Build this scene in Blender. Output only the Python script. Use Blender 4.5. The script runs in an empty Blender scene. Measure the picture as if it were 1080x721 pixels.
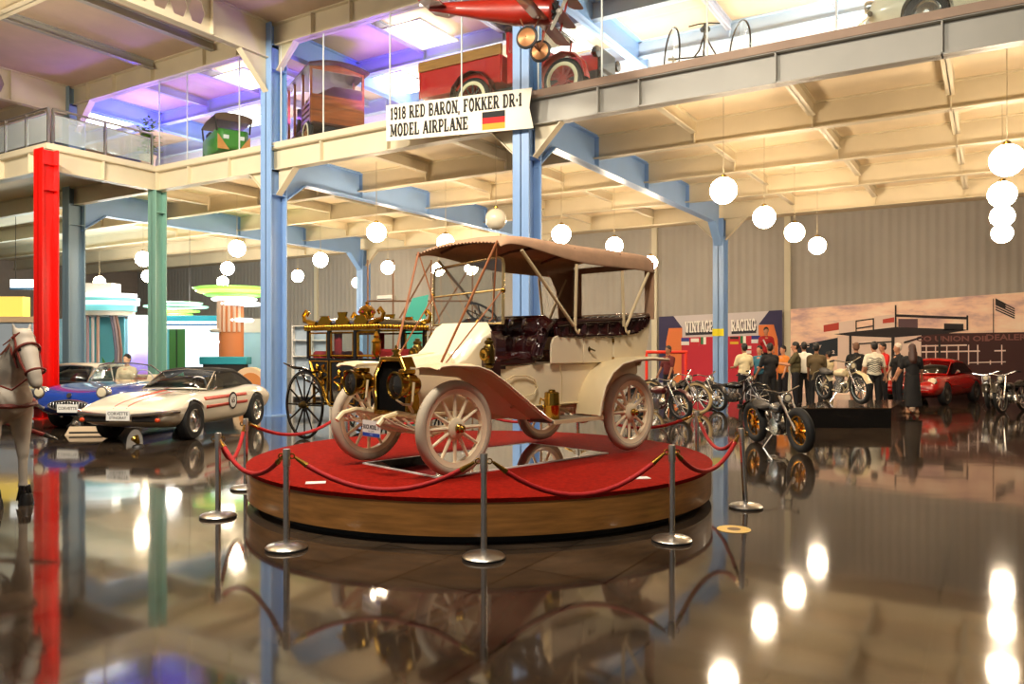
import bpy, math, random
from mathutils import Matrix, Vector
random.seed(7)
S = bpy.context.scene
COL = S.collection
PI = math.pi
# ---------------------------------------------------------------- camera, light, exposure
H = 1.65                      # eye height
FPX = 820.0                   # focal length in pixels of the 1080 px frame
YAW = math.radians(31.6)
SN, CS = math.sin(YAW), math.cos(YAW)
cam = bpy.data.objects.new('camera', bpy.data.cameras.new('camera'))
COL.objects.link(cam)
cam.location = (0, 0, H)
cam.rotation_euler = (PI / 2, 0, YAW)
cam.data.sensor_width = 36
cam.data.lens = 36 * FPX / 1080
cam.data.shift_y = 5.5 / 1080
cam.data.clip_end = 200
S.camera = cam
S.view_settings.view_transform = 'Standard'
S.view_settings.look = 'None'
S.view_settings.gamma = 1
S.view_settings.use_curve_mapping = False
S.view_settings.exposure = 0.12
S.cycles.max_bounces = 8
S.cycles.transparent_max_bounces = 24
S.cycles.caustics_reflective = False
S.cycles.caustics_refractive = False
S.cycles.sample_clamp_indirect = 6
W = bpy.data.worlds.new('world')
S.world = W
W.use_nodes = True
W.node_tree.nodes['Background'].inputs[0].default_value = (1, .93, .84, 1)
W.node_tree.nodes['Background'].inputs[1].default_value = 0.17

def lamp(kind, loc, power, color, size=1, sizey=None, target=None):
    l = bpy.data.lights.new('lamp', kind)
    l.energy = power; l.color = color
    if kind == 'AREA':
        l.shape = 'RECTANGLE'; l.size = size; l.size_y = sizey or size
    else:
        l.shadow_soft_size = size
    o = bpy.data.objects.new('lamp', l); COL.objects.link(o); o.location = loc
    if target is not None:
        d = Vector(target) - Vector(loc)
        o.rotation_euler = d.to_track_quat('-Z', 'Y').to_euler()
    return o
GLOBE_L = 68.0
# area lamps added out of view to brighten gallery front, round stage and roof
for lx, ly, tx, pw in ((-12, 3, -19, 950), (-7, 3, -13, 800), (-2, 3, -8, 420), (3, 3, 0, 60)):
    lamp('AREA', (lx, ly, 9.0), pw, (1, .9, .74), 1.2, .6, (tx, 13, 5.6))
for lx, ly in ((-2.6, 3.0), (-6, 4.0)):
    lamp('AREA', (lx, ly, 7.5), 200, (1, .92, .8), 1.4, .6, (-4.8, 7.3, 1.2))
lamp('AREA', (-16, 6, 6.0), 260, (1, .86, .66), 2, 1, (-18, 9.5, 9.4))
# upper gallery: white point lamps added to brighten its wall, purple and blue stage light on the left
for lx, ly, p in ((-11.5, 17.6, 130), (-7.2, 17.6, 330), (-2.5, 17.6, 480), (2.5, 17.6, 480), (-15, 18.2, 90), (-19.5, 18.2, 140), (-24.5, 17.8, 200)):
    lamp('POINT', (lx, ly, 7.6), p, (1, .98, .95), .2)
for lx, ly in ((-22.3, 14.6), (-18.6, 15), (-15.6, 14.6), (-12.9, 14.6)):
    lamp('AREA', (lx, ly, 7.6), 150, (.26, .10, 1), .5, .5, (lx, ly + .3, 9.4))
lamp('AREA', (-23.4, 15, 7.6), 150, (.02, .10, 1), .5, .5, (-23.6, 15, 9.4))
# stage set lights at the far left
for lx, ly, lz, p, c in ((-34, 17.2, 3.3, 460, (.72, .93, 1)), (-29.5, 17.6, 3.2, 460, (.85, .95, 1)), (-25.5, 17.6, 3.6, 360, (1, .93, .85))):
    lamp('POINT', (lx, ly, lz), p, c, .4)

# ---------------------------------------------------------------- helpers
def lin(c):
    if isinstance(c, str):
        c = [int(c[i:i + 2], 16) / 255 for i in (0, 2, 4)]
        return tuple(((x / 12.92) if x < .04045 else ((x + .055) / 1.055) ** 2.4) for x in c)
    return tuple(c)
MC = {}
def mat(name, c, rough=.5, metal=0, noise=0, scale=4, coat=0, emit=0, spec=.5, stretch=None, bump=0):
    if name in MC: return MC[name]
    m = bpy.data.materials.new(name); m.use_nodes = True
    n = m.node_tree; b = n.nodes['Principled BSDF']
    c = lin(c)
    b.inputs['Base Color'].default_value = (*c, 1)
    b.inputs['Roughness'].default_value = rough
    b.inputs['Metallic'].default_value = metal
    b.inputs['Specular IOR Level'].default_value = spec
    b.inputs['Coat Weight'].default_value = coat
    b.inputs['Coat Roughness'].default_value = .06
    if emit:
        b.inputs['Emission Color'].default_value = (*c, 1)
        b.inputs['Emission Strength'].default_value = emit
    if noise or bump:
        tc = n.nodes.new('ShaderNodeTexCoord'); mp = n.nodes.new('ShaderNodeMapping')
        if stretch: mp.inputs['Scale'].default_value = stretch
        t = n.nodes.new('ShaderNodeTexNoise'); t.inputs['Scale'].default_value = scale; t.inputs['Detail'].default_value = 5
        n.links.new(tc.outputs['Object'], mp.inputs[0]); n.links.new(mp.outputs[0], t.inputs['Vector'])
        if noise:
            r = n.nodes.new('ShaderNodeValToRGB')
            r.color_ramp.elements[0].position = .3; r.color_ramp.elements[1].position = .7
            r.color_ramp.elements[0].color = (*[max(0, x * (1 - noise)) for x in c], 1)
            r.color_ramp.elements[1].color = (*[min(1, x * (1 + noise)) for x in c], 1)
            n.links.new(t.outputs['Fac'], r.inputs[0]); n.links.new(r.outputs[0], b.inputs['Base Color'])
        if bump:
            bp = n.nodes.new('ShaderNodeBump'); bp.inputs['Strength'].default_value = bump; bp.inputs['Distance'].default_value = .02
            n.links.new(t.outputs['Fac'], bp.inputs['Height']); n.links.new(bp.outputs[0], b.inputs['Normal'])
    MC[name] = m
    return m
def glass(name, tint=(1, 1, 1), gl=.08, rough=.02):
    if name in MC: return MC[name]
    m = bpy.data.materials.new(name); m.use_nodes = True
    n = m.node_tree; n.nodes.clear()
    o = n.nodes.new('ShaderNodeOutputMaterial'); mx = n.nodes.new('ShaderNodeMixShader')
    a = n.nodes.new('ShaderNodeBsdfTransparent'); g = n.nodes.new('ShaderNodeBsdfGlossy')
    a.inputs[0].default_value = (*tint, 1); g.inputs['Roughness'].default_value = rough
    f = n.nodes.new('ShaderNodeLayerWeight'); f.inputs[0].default_value = .5
    pw = n.nodes.new('ShaderNodeMath'); pw.operation = 'POWER'; pw.inputs[1].default_value = 4
    ad = n.nodes.new('ShaderNodeMath'); ad.operation = 'MULTIPLY_ADD'; ad.inputs[1].default_value = .8; ad.inputs[2].default_value = gl; ad.use_clamp = True
    n.links.new(f.outputs['Facing'], pw.inputs[0]); n.links.new(pw.outputs[0], ad.inputs[0]); n.links.new(ad.outputs[0], mx.inputs[0])
    n.links.new(a.outputs[0], mx.inputs[1]); n.links.new(g.outputs[0], mx.inputs[2]); n.links.new(mx.outputs[0], o.inputs[0])
    MC[name] = m
    return m

class MB:
    def __init__(s): s.v = []; s.f = []
    def add(s, vs, fs, M=None):
        k = len(s.v)
        s.v += [tuple(M @ Vector(p)) for p in vs] if M is not None else [tuple(p) for p in vs]
        s.f += [tuple(i + k for i in q) for q in fs]
        return s
    def box(s, c, d, M=None):
        x, y, z = c; a, b, h = d[0] / 2, d[1] / 2, d[2] / 2
        vs = [(x + i * a, y + j * b, z + k * h) for i in (-1, 1) for j in (-1, 1) for k in (-1, 1)]
        return s.add(vs, [(0, 1, 3, 2), (4, 6, 7, 5), (0, 4, 5, 1), (2, 3, 7, 6), (0, 2, 6, 4), (1, 5, 7, 3)], M)
    def bx(s, x0, x1, y0, y1, z0, z1, M=None):
        return s.box(((x0 + x1) / 2, (y0 + y1) / 2, (z0 + z1) / 2), (abs(x1 - x0), abs(y1 - y0), abs(z1 - z0)), M)
    def loft(s, rings, close=True, caps=True, M=None):
        n = len(rings[0]); vs = [p for r in rings for p in r]; fs = []
        for i in range(len(rings) - 1):
            for j in range(n if close else n - 1):
                k = (j + 1) % n
                fs.append((i * n + j, i * n + k, (i + 1) * n + k, (i + 1) * n + j))
        if caps:
            fs.append(tuple(range(n - 1, -1, -1))); b = (len(rings) - 1) * n
            fs.append(tuple(b + j for j in range(n)))
        return s.add(vs, fs, M)
    def tube(s, pts, r, n=8, M=None, closed=False, caps=True):
        pts = [Vector(p) for p in pts]; m = len(pts)
        rs = r if isinstance(r, (list, tuple)) else [r] * m
        rings = []; prev = None
        for i, p in enumerate(pts):
            if closed: t = pts[(i + 1) % m] - pts[i - 1]
            else: t = pts[min(i + 1, m - 1)] - pts[max(i - 1, 0)]
            if t.length < 1e-9: t = Vector((0, 0, 1))
            t.normalize()
            if prev is None:
                a = Vector((0, 0, 1)) if abs(t.z) < .9 else Vector((1, 0, 0))
                u = t.cross(a).normalized()
            else:
                u = (prev - t * prev.dot(t)).normalized()
            prev = u; w = t.cross(u)
            rings.append([tuple(p + (u * math.cos(2 * PI * j / n) + w * math.sin(2 * PI * j / n)) * rs[i]) for j in range(n)])
        if closed: rings.append(rings[0])
        return s.loft(rings, True, caps and not closed, M)
    def lathe(s, prof, n=24, M=None, caps=True, arc=None):
        rings = [[(r * math.cos(2 * PI * j / n), r * math.sin(2 * PI * j / n), z) for j in range(n)] for r, z in prof]
        return s.loft(rings, True, caps, M)
    def prism(s, out, z0, z1, M=None):
        return s.loft([[(x, y, z0) for x, y in out], [(x, y, z1) for x, y in out]], True, True, M)
    def ball(s, c, r, n=14, M=None, R=None):
        if not isinstance(r, (list, tuple)): r = (r, r, r)
        m = max(6, n // 2); rings = []
        T = Matrix.Translation(c) @ (R.to_4x4() if R is not None else Matrix())
        for i in range(m + 1):
            a = PI * (i + .02) / (m + .04); q = math.sin(a)
            rings.append([(r[0] * q * math.cos(2 * PI * j / n), r[1] * q * math.sin(2 * PI * j / n), -r[2] * math.cos(a)) for j in range(n)])
        return s.loft(rings, True, True, (M @ T) if M is not None else T)
    def caps_(s, a, b, ra, rb, n=10, M=None):          # tapered capsule
        a = Vector(a); b = Vector(b); d = (b - a); L = d.length or 1e-6; d /= L
        pts = [a - d * ra * .95, a - d * ra * .7, a, b, b + d * rb * .7, b + d * rb * .95]
        return s.tube(pts, [ra * .3, ra * .72, ra, rb, rb * .72, rb * .3], n, M)
    def torus(s, R, r, n=32, m=10, M=None, sq=1.0):
        rings = []
        for i in range(n + 1):
            a = 2 * PI * i / n
            rings.append([((R + r * math.cos(2 * PI * j / m)) * math.cos(a), (R + r * math.cos(2 * PI * j / m)) * math.sin(a), r * sq * math.sin(2 * PI * j / m)) for j in range(m)])
        return s.loft(rings, True, False, M)
    def grid(s, fn, nu, nv, M=None):
        vs = [fn(i / nu, j / nv) for i in range(nu + 1) for j in range(nv + 1)]
        fs = [(i * (nv + 1) + j, i * (nv + 1) + j + 1, (i + 1) * (nv + 1) + j + 1, (i + 1) * (nv + 1) + j) for i in range(nu) for j in range(nv)]
        return s.add(vs, fs, M)
    def o(s, name, m, parent=None, loc=None, bevel=0, sub=0, solid=0, remesh=0, smooth=True, rot=None):
        me = bpy.data.meshes.new(name); me.from_pydata(s.v, [], s.f); me.validate(); 
        import bmesh
        bm = bmesh.new(); bm.from_mesh(me)
        if remesh == 0: bmesh.ops.remove_doubles(bm, verts=bm.verts, dist=1e-5)
        bmesh.ops.recalc_face_normals(bm, faces=bm.faces); bm.to_mesh(me); bm.free()
        me.materials.append(m)
        ob = bpy.data.objects.new(name, me); COL.objects.link(ob)
        if parent is not None: ob.parent = parent
        if loc is not None: ob.location = loc
        if rot is not None: ob.rotation_euler = rot
        if remesh:
            md = ob.modifiers.new('r', 'REMESH'); md.mode = 'VOXEL'; md.voxel_size = remesh; md.use_smooth_shade = True
            md = ob.modifiers.new('s', 'SMOOTH'); md.factor = .5; md.iterations = 3
        if solid:
            md = ob.modifiers.new('so', 'SOLIDIFY'); md.thickness = solid; md.offset = 0
        if bevel:
            md = ob.modifiers.new('b', 'BEVEL'); md.width = bevel; md.segments = 2; md.limit_method = 'ANGLE'
        if sub:
            md = ob.modifiers.new('sub', 'SUBSURF'); md.levels = sub; md.render_levels = sub
        if smooth and not remesh:
            for p in me.polygons: p.use_smooth = True
            if not sub: me.set_sharp_from_angle(angle=math.radians(38))
        return ob
def tag(o, label=None, cat=None, group=None, kind=None):
    if label: o['label'] = label
    if cat: o['category'] = cat
    if group: o['group'] = group
    if kind: o['kind'] = kind
    return o
def thing(name, label, cat, loc=(0, 0, 0), rz=0, group=None):
    o = bpy.data.objects.new(name, None); COL.objects.link(o)
    o.location = loc; o.rotation_euler = (0, 0, rz); o.empty_display_size = .1
    return tag(o, label, cat, group)
def dup(o, parent=None):
    c = o.copy(); COL.objects.link(c)
    if parent is not None: c.parent = parent
    for k in list(o.children): dup(k, c)
    return c
def wc(xc, d, z=0):            # camera-frame right / depth -> room
    return Vector((-d * SN + xc * CS, d * CS + xc * SN, z))
def at(px, d, z=0):            # a point on the photo column px at depth d
    return wc((px - 540) / FPX * d, d, z)
def hd(dx, dd):                # heading of a camera-frame direction (local +x)
    v = wc(dx, dd); return math.atan2(v.y, v.x)
def zat(py, d): return H + (366 - py) / FPX * d
RX = lambda a: Matrix.Rotation(a, 4, 'X')
RY = lambda a: Matrix.Rotation(a, 4, 'Y')
RZ = lambda a: Matrix.Rotation(a, 4, 'Z')
T = lambda *p: Matrix.Translation(p)
AX = RY(PI / 2)                # lathe axis -> +x
AY = RX(-PI / 2)               # lathe axis -> +y
def txt(body, size, m, parent, M, ext=.003, bold=0, align='CENTER', name='lettering', sx=1):
    cu = bpy.data.curves.new('t', 'FONT'); cu.body = body; cu.size = size; cu.extrude = ext; cu.offset = bold; cu.align_x = align; cu.align_y = 'CENTER'; cu.resolution_u = 2
    ob = bpy.data.objects.new('t', cu); COL.objects.link(ob)
    me = bpy.data.meshes.new_from_object(ob.evaluated_get(bpy.context.evaluated_depsgraph_get()))
    bpy.data.objects.remove(ob)
    me.transform(M @ Matrix.Diagonal((sx, 1, 1, 1)))
    me.materials.clear(); me.materials.append(m)
    o = bpy.data.objects.new(name, me); COL.objects.link(o)
    if parent is not None: o.parent = parent
    return o
# heavy slab-serif capitals, drawn as strokes on a grid 1 high
def _arc(cx, cy, rx, ry, a0, a1, n=9):
    return [(cx + rx * math.cos(math.radians(a0 + (a1 - a0) * i / n)), cy + ry * math.sin(math.radians(a0 + (a1 - a0) * i / n))) for i in range(n + 1)]
V_ = lambda x: ('l', [(x, 0), (x, 1)], .2)
def _ser(*xs): return [('l', [(x - .17, y), (x + .17, y)], .1) for x in xs for y in (.05, .95)]
GLY = {
 'A': (.8, [('l', [(.12, 0), (.4, 1)], .14), ('l', [(.4, 1), (.68, 0)], .22), ('l', [(.22, .33), (.58, .33)], .1), ('l', [(0, .05), (.26, .05)], .1), ('l', [(.52, .05), (.84, .05)], .1)]),
 'B': (.72, [V_(.17), ('l', [(.1, .95)] + _arc(.4, .74, .2, .21, 90, -90) + [(.17, .53)], .12), ('l', [(.17, .5)] + _arc(.42, .27, .22, .22, 90, -90) + [(.05, .05)], .13), ('l', [(.0, .95), (.2, .95)], .1)]),
 'C': (.72, [('l', _arc(.38, .5, .29, .45, 40, 320, 14), .16), ('l', [(.62, .68), (.62, .95)], .08)]),
 'D': (.76, [V_(.17), ('l', [(0, .95)] + _arc(.36, .5, .28, .45, 90, -90, 12) + [(0, .05)], .13)]),
 'E': (.7, [V_(.17), ('l', [(0, .95), (.62, .95)], .11), ('l', [(0, .05), (.64, .05)], .11), ('l', [(.2, .5), (.45, .5)], .1), ('l', [(.6, .7), (.6, .98)], .09), ('l', [(.62, .02), (.62, .32)], .09), ('l', [(.45, .38), (.45, .62)], .08)]),
 'F': (.68, [V_(.17), ('l', [(0, .95), (.62, .95)], .11), ('l', [(0, .05), (.36, .05)], .1), ('l', [(.2, .5), (.45, .5)], .1), ('l', [(.6, .68), (.6, .98)], .09), ('l', [(.45, .38), (.45, .62)], .08)]),
 'G': (.78, [('l', _arc(.38, .5, .29, .45, 40, 345, 14), .16), ('l', [(.62, .68), (.62, .95)], .08), ('l', [(.42, .42), (.76, .42)], .1), ('l', [(.63, .05), (.63, .42)], .13)]),
 'I': (.38, [V_(.19)] + _ser(.19)),
 'K': (.82, [V_(.17), ('l', [(.25, .42), (.62, .95)], .11), ('l', [(.36, .58), (.66, .05)], .19)] + _ser(.17) + [('l', [(.48, .95), (.78, .95)], .1), ('l', [(.5, .05), (.84, .05)], .1)]),
 'L': (.68, [V_(.17)] + _ser(.17) + [('l', [(.1, .05), (.62, .05)], .11), ('l', [(.6, .02), (.6, .36)], .1)]),
 'M': (1.0, [('l', [(.17, 0), (.17, 1)], .12), ('l', [(.2, .95), (.5, .1)], .17), ('l', [(.5, .1), (.78, .95)], .1), ('l', [(.82, 0), (.82, 1)], .2)] + _ser(.14, .85)),
 'N': (.86, [('l', [(.17, 0), (.17, 1)], .11), ('l', [(.17, .95), (.68, .05)], .2), ('l', [(.69, 0), (.69, 1)], .11)] + _ser(.15, .7)),
 'O': (.78, [('l', _arc(.39, .5, .28, .45, 0, 360, 18), .17)]),
 'P': (.7, [V_(.17), ('l', [(0, .95)] + _arc(.4, .7, .22, .25, 90, -90) + [(.17, .45)], .13), ('l', [(0, .05), (.36, .05)], .1)]),
 'R': (.82, [V_(.17), ('l', [(0, .95)] + _arc(.4, .72, .21, .23, 90, -90) + [(.17, .48)], .12), ('l', [(0, .05), (.36, .05)], .1), ('l', [(.4, .48), (.66, .05)], .19), ('l', [(.52, .05), (.84, .05)], .1)]),
 'T': (.76, [V_(.38), ('l', [(.04, .95), (.72, .95)], .11), ('l', [(.06, .66), (.06, .98)], .09), ('l', [(.7, .66), (.7, .98)], .09), ('l', [(.2, .05), (.56, .05)], .1)]),
 'V': (.8, [('l', [(.14, 1), (.4, .0)], .2), ('l', [(.4, .0), (.66, 1)], .12), ('l', [(0, .95), (.3, .95)], .1), ('l', [(.52, .95), (.82, .95)], .1)]),
 '1': (.44, [V_(.22), ('l', [(.04, .76), (.22, .93)], .12), ('l', [(.04, .05), (.4, .05)], .1)]),
 '9': (.66, [('l', _arc(.32, .7, .2, .25, 0, 360, 14), .15), ('l', [(.52, .7)] + _arc(.32, .3, .2, .25, 0, -150, 8), .15)]),
 '0': (.66, [('l', _arc(.33, .5, .22, .45, 0, 360, 16), .17)]),
 '8': (.66, [('l', _arc(.33, .72, .18, .22, 0, 360, 14), .15), ('l', _arc(.33, .27, .21, .22, 0, 360, 14), .15)]),
 ',': (.26, [('l', [(.13, .12), (.08, -.16)], .14)]), '-': (.3, [('l', [(.04, .46), (.26, .46)], .18)]), ' ': (.36, []),
}
def slab(body, h, width, m, parent, M, ext=.004, name='lettering'):
    x = 0; b = MB(); lay = []
    for ch in body:
        w, st = GLY[ch]; lay.append((x, st)); x += w + .07
    tot = x - .07; k = width / tot
    def P(p): return ((p[0] - tot / 2) * k, (p[1] - .5) * h)
    lvl = 0
    for x0, st in lay:
        for _, pts, wd in st:
            q = [Vector((a + x0, c)) for a, c in pts]; wd *= 1.3
            for i in range(len(q) - 1):
                a, c = q[i], q[i + 1]; d = (c - a).normalized(); nn = Vector((-d.y, d.x)) * wd / 2
                e = d * (wd * .25 if 0 < i < len(q) - 2 else 0)
                e0 = d * (wd * .25 if i > 0 else 0); e1 = d * (wd * .25 if i < len(q) - 2 else 0)
                lvl = (lvl + 1) % 5
                b.prism([P(a - e0 + nn), P(a - e0 - nn), P(c + e1 - nn), P(c + e1 + nn)], 0, ext + lvl * .0002, M)
    return b.o(name, m, parent, smooth=False)

# ---------------------------------------------------------------- materials
cream_steel = mat('cream_steel', 'd6caad', .5, noise=.05, scale=1.2)
grey_steel = mat('grey_steel', 'a9a69c', .45, noise=.05, scale=1.2)
blue_steel = mat('blue_steel', '86a9d8', .35, noise=.04, scale=1.5)
deck_under = mat('deck_under', 'e6d2ae', .75, noise=.06, scale=1.5)
slab_edge = mat('slab_edge', 'a88f7c', .7, noise=.08, scale=2)
chrome = mat('chrome', 'e6e6e6', .2, 1)
steel = mat('brushed_steel', 'd2cfc8', .3, 1)
black = mat('black_paint', '0a0a0b', .25, coat=.5)
rubber = mat('black_rubber', '121212', .7)
brass = mat('brass', 'a88438', .2, 1, noise=.15, scale=9)
gold = mat('gold', 'd8a438', .25, 1, noise=.1, scale=12)
dark = mat('dark_grey', '1c1b1b', .5)
white = mat('white_paint', 'e8e6e0', .45)
# ---------------------------------------------------------------- the hall
def brick_floor():
    m = bpy.data.materials.new('polished_tile'); m.use_nodes = True
    n = m.node_tree; b = n.nodes['Principled BSDF']
    tc = n.nodes.new('ShaderNodeTexCoord'); mp = n.nodes.new('ShaderNodeMapping')
    mp.inputs['Rotation'].default_value = (0, 0, PI / 2); mp.inputs['Location'].default_value = (.3, .285, 0)
    br = n.nodes.new('ShaderNodeTexBrick'); br.inputs['Scale'].default_value = 1
    br.inputs['Brick Width'].default_value = 1.34; br.inputs['Row Height'].default_value = .67
    br.inputs['Mortar Size'].default_value = .007; br.inputs['Mortar Smooth'].default_value = .2
    br.inputs['Color1'].default_value = (*lin('362d25'), 1); br.inputs['Color2'].default_value = (*lin('42382e'), 1); br.inputs['Mortar'].default_value = (*lin('0a0705'), 1)
    ns = n.nodes.new('ShaderNodeTexNoise'); ns.inputs['Scale'].default_value = 1.6; ns.inputs['Detail'].default_value = 8; ns.inputs['Distortion'].default_value = .8
    rp = n.nodes.new('ShaderNodeValToRGB'); rp.color_ramp.elements[0].color = (.45, .45, .45, 1); rp.color_ramp.elements[1].color = (1.5, 1.4, 1.3, 1)
    rp.color_ramp.elements[0].position = .3; rp.color_ramp.elements[1].position = .75
    mx = n.nodes.new('ShaderNodeMix'); mx.data_type = 'RGBA'; mx.blend_type = 'MULTIPLY'; mx.inputs[0].default_value = 1
    n.links.new(tc.outputs['Object'], mp.inputs[0]); n.links.new(mp.outputs[0], br.inputs[0]); n.links.new(tc.outputs['Object'], ns.inputs['Vector'])
    n.links.new(ns.outputs[0], rp.inputs[0]); n.links.new(br.outputs['Color'], mx.inputs[6]); n.links.new(rp.outputs[0], mx.inputs[7])
    n.links.new(mx.outputs[2], b.inputs['Base Color'])
    b.inputs['Roughness'].default_value = .065; b.inputs['Specular IOR Level'].default_value = .5; b.inputs['Coat Weight'].default_value = .1; b.inputs['Coat Roughness'].default_value = .03
    n2 = n.nodes.new('ShaderNodeTexNoise'); n2.inputs['Scale'].default_value = 1.1; n2.inputs['Detail'].default_value = 2
    bp = n.nodes.new('ShaderNodeBump'); bp.inputs['Strength'].default_value = .035; bp.inputs['Distance'].default_value = .05
    n.links.new(tc.outputs['Object'], n2.inputs['Vector']); n.links.new(n2.outputs[0], bp.inputs['Height']); n.links.new(bp.outputs[0], b.inputs['Normal']); n.links.new(bp.outputs[0], b.inputs['Coat Normal'])
    return m
XL, XR, YB = -46.0, 15.0, 29.5
YF = -7.0
def struct(o): o['kind'] = 'structure'; return o
struct(MB().bx(XL, XR, YF, YB, -.2, 0).o('floor', brick_floor()))
def corr_wall(name, c, amp):
    m = mat(name, c, .6, noise=.04, scale=.8)
    n = m.node_tree; tc = n.nodes.new('ShaderNodeTexCoord'); wv = n.nodes.new('ShaderNodeTexWave'); wv.inputs['Scale'].default_value = 1.1
    wv.bands_direction = 'X'
    bp = n.nodes.new('ShaderNodeBump'); bp.inputs['Strength'].default_value = amp; bp.inputs['Distance'].default_value = .03
    n.links.new(tc.outputs['Object'], wv.inputs[0]); n.links.new(wv.outputs[1], bp.inputs['Height']); n.links.new(bp.outputs[0], n.nodes['Principled BSDF'].inputs['Normal'])
    return m
wallm = corr_wall('grey_cladding', 'a29d94', .5)
struct(MB().bx(XL, XR, YB, YB + .2, 0, 9.6).o('wall_back', wallm))
struct(MB().bx(XL - .2, XL, YF, YB, 0, 9.6).o('wall_left', mat('brown_grey_wall', '8d8076', .7, noise=.05)))
struct(MB().bx(XR, XR + .2, YF, YB, 0, 9.6).o('wall_right', wallm))
ceilm = mat('roof_deck', 'c3ab90', .75, noise=.08, scale=1.3)
struct(MB().bx(XL, XR, YF, YB, 9.42, 9.6).o('ceiling', ceilm))
Y0 = 13.0; YC = 25.67
XE = -19.36; YE = 10.14          # the balcony corner
# gallery deck
g = MB(); g.bx(XL, XR, Y0, YB, 6.42, 6.55); g.bx(XL, XE, YE, Y0, 6.42, 6.55)
struct(g.o('floor_gallery', deck_under))
struct(MB().bx(-7.65, XR, Y0 - .14, Y0, 6.41, 6.55).o('trim_1', slab_edge))
struct(MB().bx(XE, -7.65, Y0 - .14, Y0, 6.41, 6.55).o('trim_9', cream_steel))
g = MB(); g.bx(XL, XE + .14, YE - .14, YE, 6.41, 6.55); g.bx(XE, XE + .14, YE, Y0 - .14, 6.41, 6.55)
struct(g.o('trim_2', cream_steel))
struct(MB().bx(XL, XR, 19.2, 19.35, 6.55, 9.42).o('wall_gallery', mat('gallery_white', 'f2f0ec', .7)))

def ibeam(name, a, b, z0, z1, m, w=.22, stiff=None, web=.02, holes=None):
    a = Vector((*a, 0)); b = Vector((*b, 0)); L = (b - a).length; d = (b - a) / L
    M = Matrix.Translation(a) @ RZ(math.atan2(d.y, d.x))
    g = MB()
    g.bx(0, L, -w / 2, w / 2, z0, z0 + .025, M); g.bx(0, L, -w / 2, w / 2, z1 - .025, z1, M)
    if holes:                                     # castellated web, hexagonal openings
        hx, hz, nh, xs = holes; p = 0; zc = (z0 + z1) / 2
        for i in range(nh):
            x = xs + i * hx * 2.1
            g.bx(p, x - hx, -web / 2, web / 2, z0, z1, M)
            for s_ in (-1, 1):
                za = z1 if s_ > 0 else z0
                g.prism([(x - hx, za), (x - hx, zc), (x - hx * .55, zc + s_ * hz), (x + hx * .55, zc + s_ * hz), (x + hx, zc), (x + hx, za)], -web / 2, web / 2, M @ RX(PI / 2))
            p = x + hx
        g.bx(p, L, -web / 2, web / 2, z0, z1, M)
    else:
        g.bx(0, L, -web / 2, web / 2, z0, z1, M)
    if stiff:
        for x in stiff:
            if 0 < x < L: g.bx(x - .012, x + .012, -w / 2, w / 2, z0, z1, M)
    return struct(g.o(name, m))
LINES = [-23.45, -14.76, -7.65, 6.4]
st = [x - XE for x in [XE + .1, -17.9, -16.3, -13.1, -11.1, -9.2, -6.1, -5.3, -2.95, -.6, 1.75, 4.1, 8.7, 11]]
ibeam('steel_edge_beam', (XE, Y0), (-7.65, Y0), 5.9, 6.42, cream_steel, .24, st)
ibeam('steel_edge_beam', (-7.65, Y0), (XR, Y0), 5.9, 6.42, grey_steel, .24, [x - (-7.65 - XE) for x in st])
ibeam('steel_edge_beam', (XE, YE), (XE, Y0), 5.9, 6.42, cream_steel, .24, [1.3])
ibeam('steel_edge_beam', (XL, YE), (XE, YE), 5.9, 6.42, cream_steel, .24, [20, 21.5, 23, 24.5, 25.9])
for y in (16.0, 19.0, 22.2, YC):
    ibeam('steel_floor_beam', (XL, y), (XR, y), 5.9, 6.42, cream_steel, .2, [x - XL for x in (-27, -25, -21.1, -18.8, -16.3, -12.4, -10, -5.3, -2.95, -.6, 1.75, 4.1, 8.7)])
ibeam('steel_floor_beam', (XL, Y0), (XE, Y0), 5.9, 6.42, cream_steel, .2)
for x in (-27, -25, -21.1, -18.8, -16.8, -12.4, -10.0, -5.3, -2.95, -.6, 1.75, 4.1):
    for y0, y1 in zip((13.0, 16.0, 19.0, 22.2), (16.0, 19.0, 22.2, YC)):
        ibeam('steel_joist', (x, y0 + .11), (x, y1 - .11), 6.14, 6.42, cream_steel, .14)
def girder(x, y0, y1, z0, z1, m):
    g = MB(); w = .26; hh = .75
    zz = z0
    for yy in (y0, y1):
        pass
    out = [(y0, zz - .55), (y0 + .75, zz), (y1 - .75, zz), (y1, zz - .75)]
    M = T(x, 0, 0) @ Matrix(((0, 0, 1, 0), (1, 0, 0, 0), (0, 1, 0, 0), (0, 0, 0, 1)))
    g.prism(out + [(y1, z1), (y0, z1)], -.012, .012, M)
    top = [(a, b) for a, b in out]
    for i in range(3):
        (ya, za), (yb, zb) = out[i], out[i + 1]
        g.add([(x - w / 2, ya, za), (x + w / 2, ya, za), (x + w / 2, yb, zb), (x - w / 2, yb, zb),
               (x - w / 2, ya, za + .03), (x + w / 2, ya, za + .03), (x + w / 2, yb, zb + .03), (x - w / 2, yb, zb + .03)],
              [(0, 1, 2, 3), (4, 7, 6, 5), (0, 4, 5, 1), (2, 6, 7, 3), (1, 5, 6, 2), (0, 3, 7, 4)])
    g.bx(x - w / 2, x + w / 2, y0, y1, z1 - .03, z1)
    for y in (16, 19, 22.2): g.bx(x - .12, x + .12, y - .012, y + .012, zz, z1)
    return struct(g.o('steel_main_girder', m))
for x in LINES: girder(x, Y0 + .2, YC - .2, 5.7, 6.42, blue_steel)
ROOFB = blue_steel
for x in LINES:
    ibeam('steel_roof_girder', (x, Y0 + .2), (x, 19.2), 8.85, 9.42, blue_steel, .24)
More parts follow.
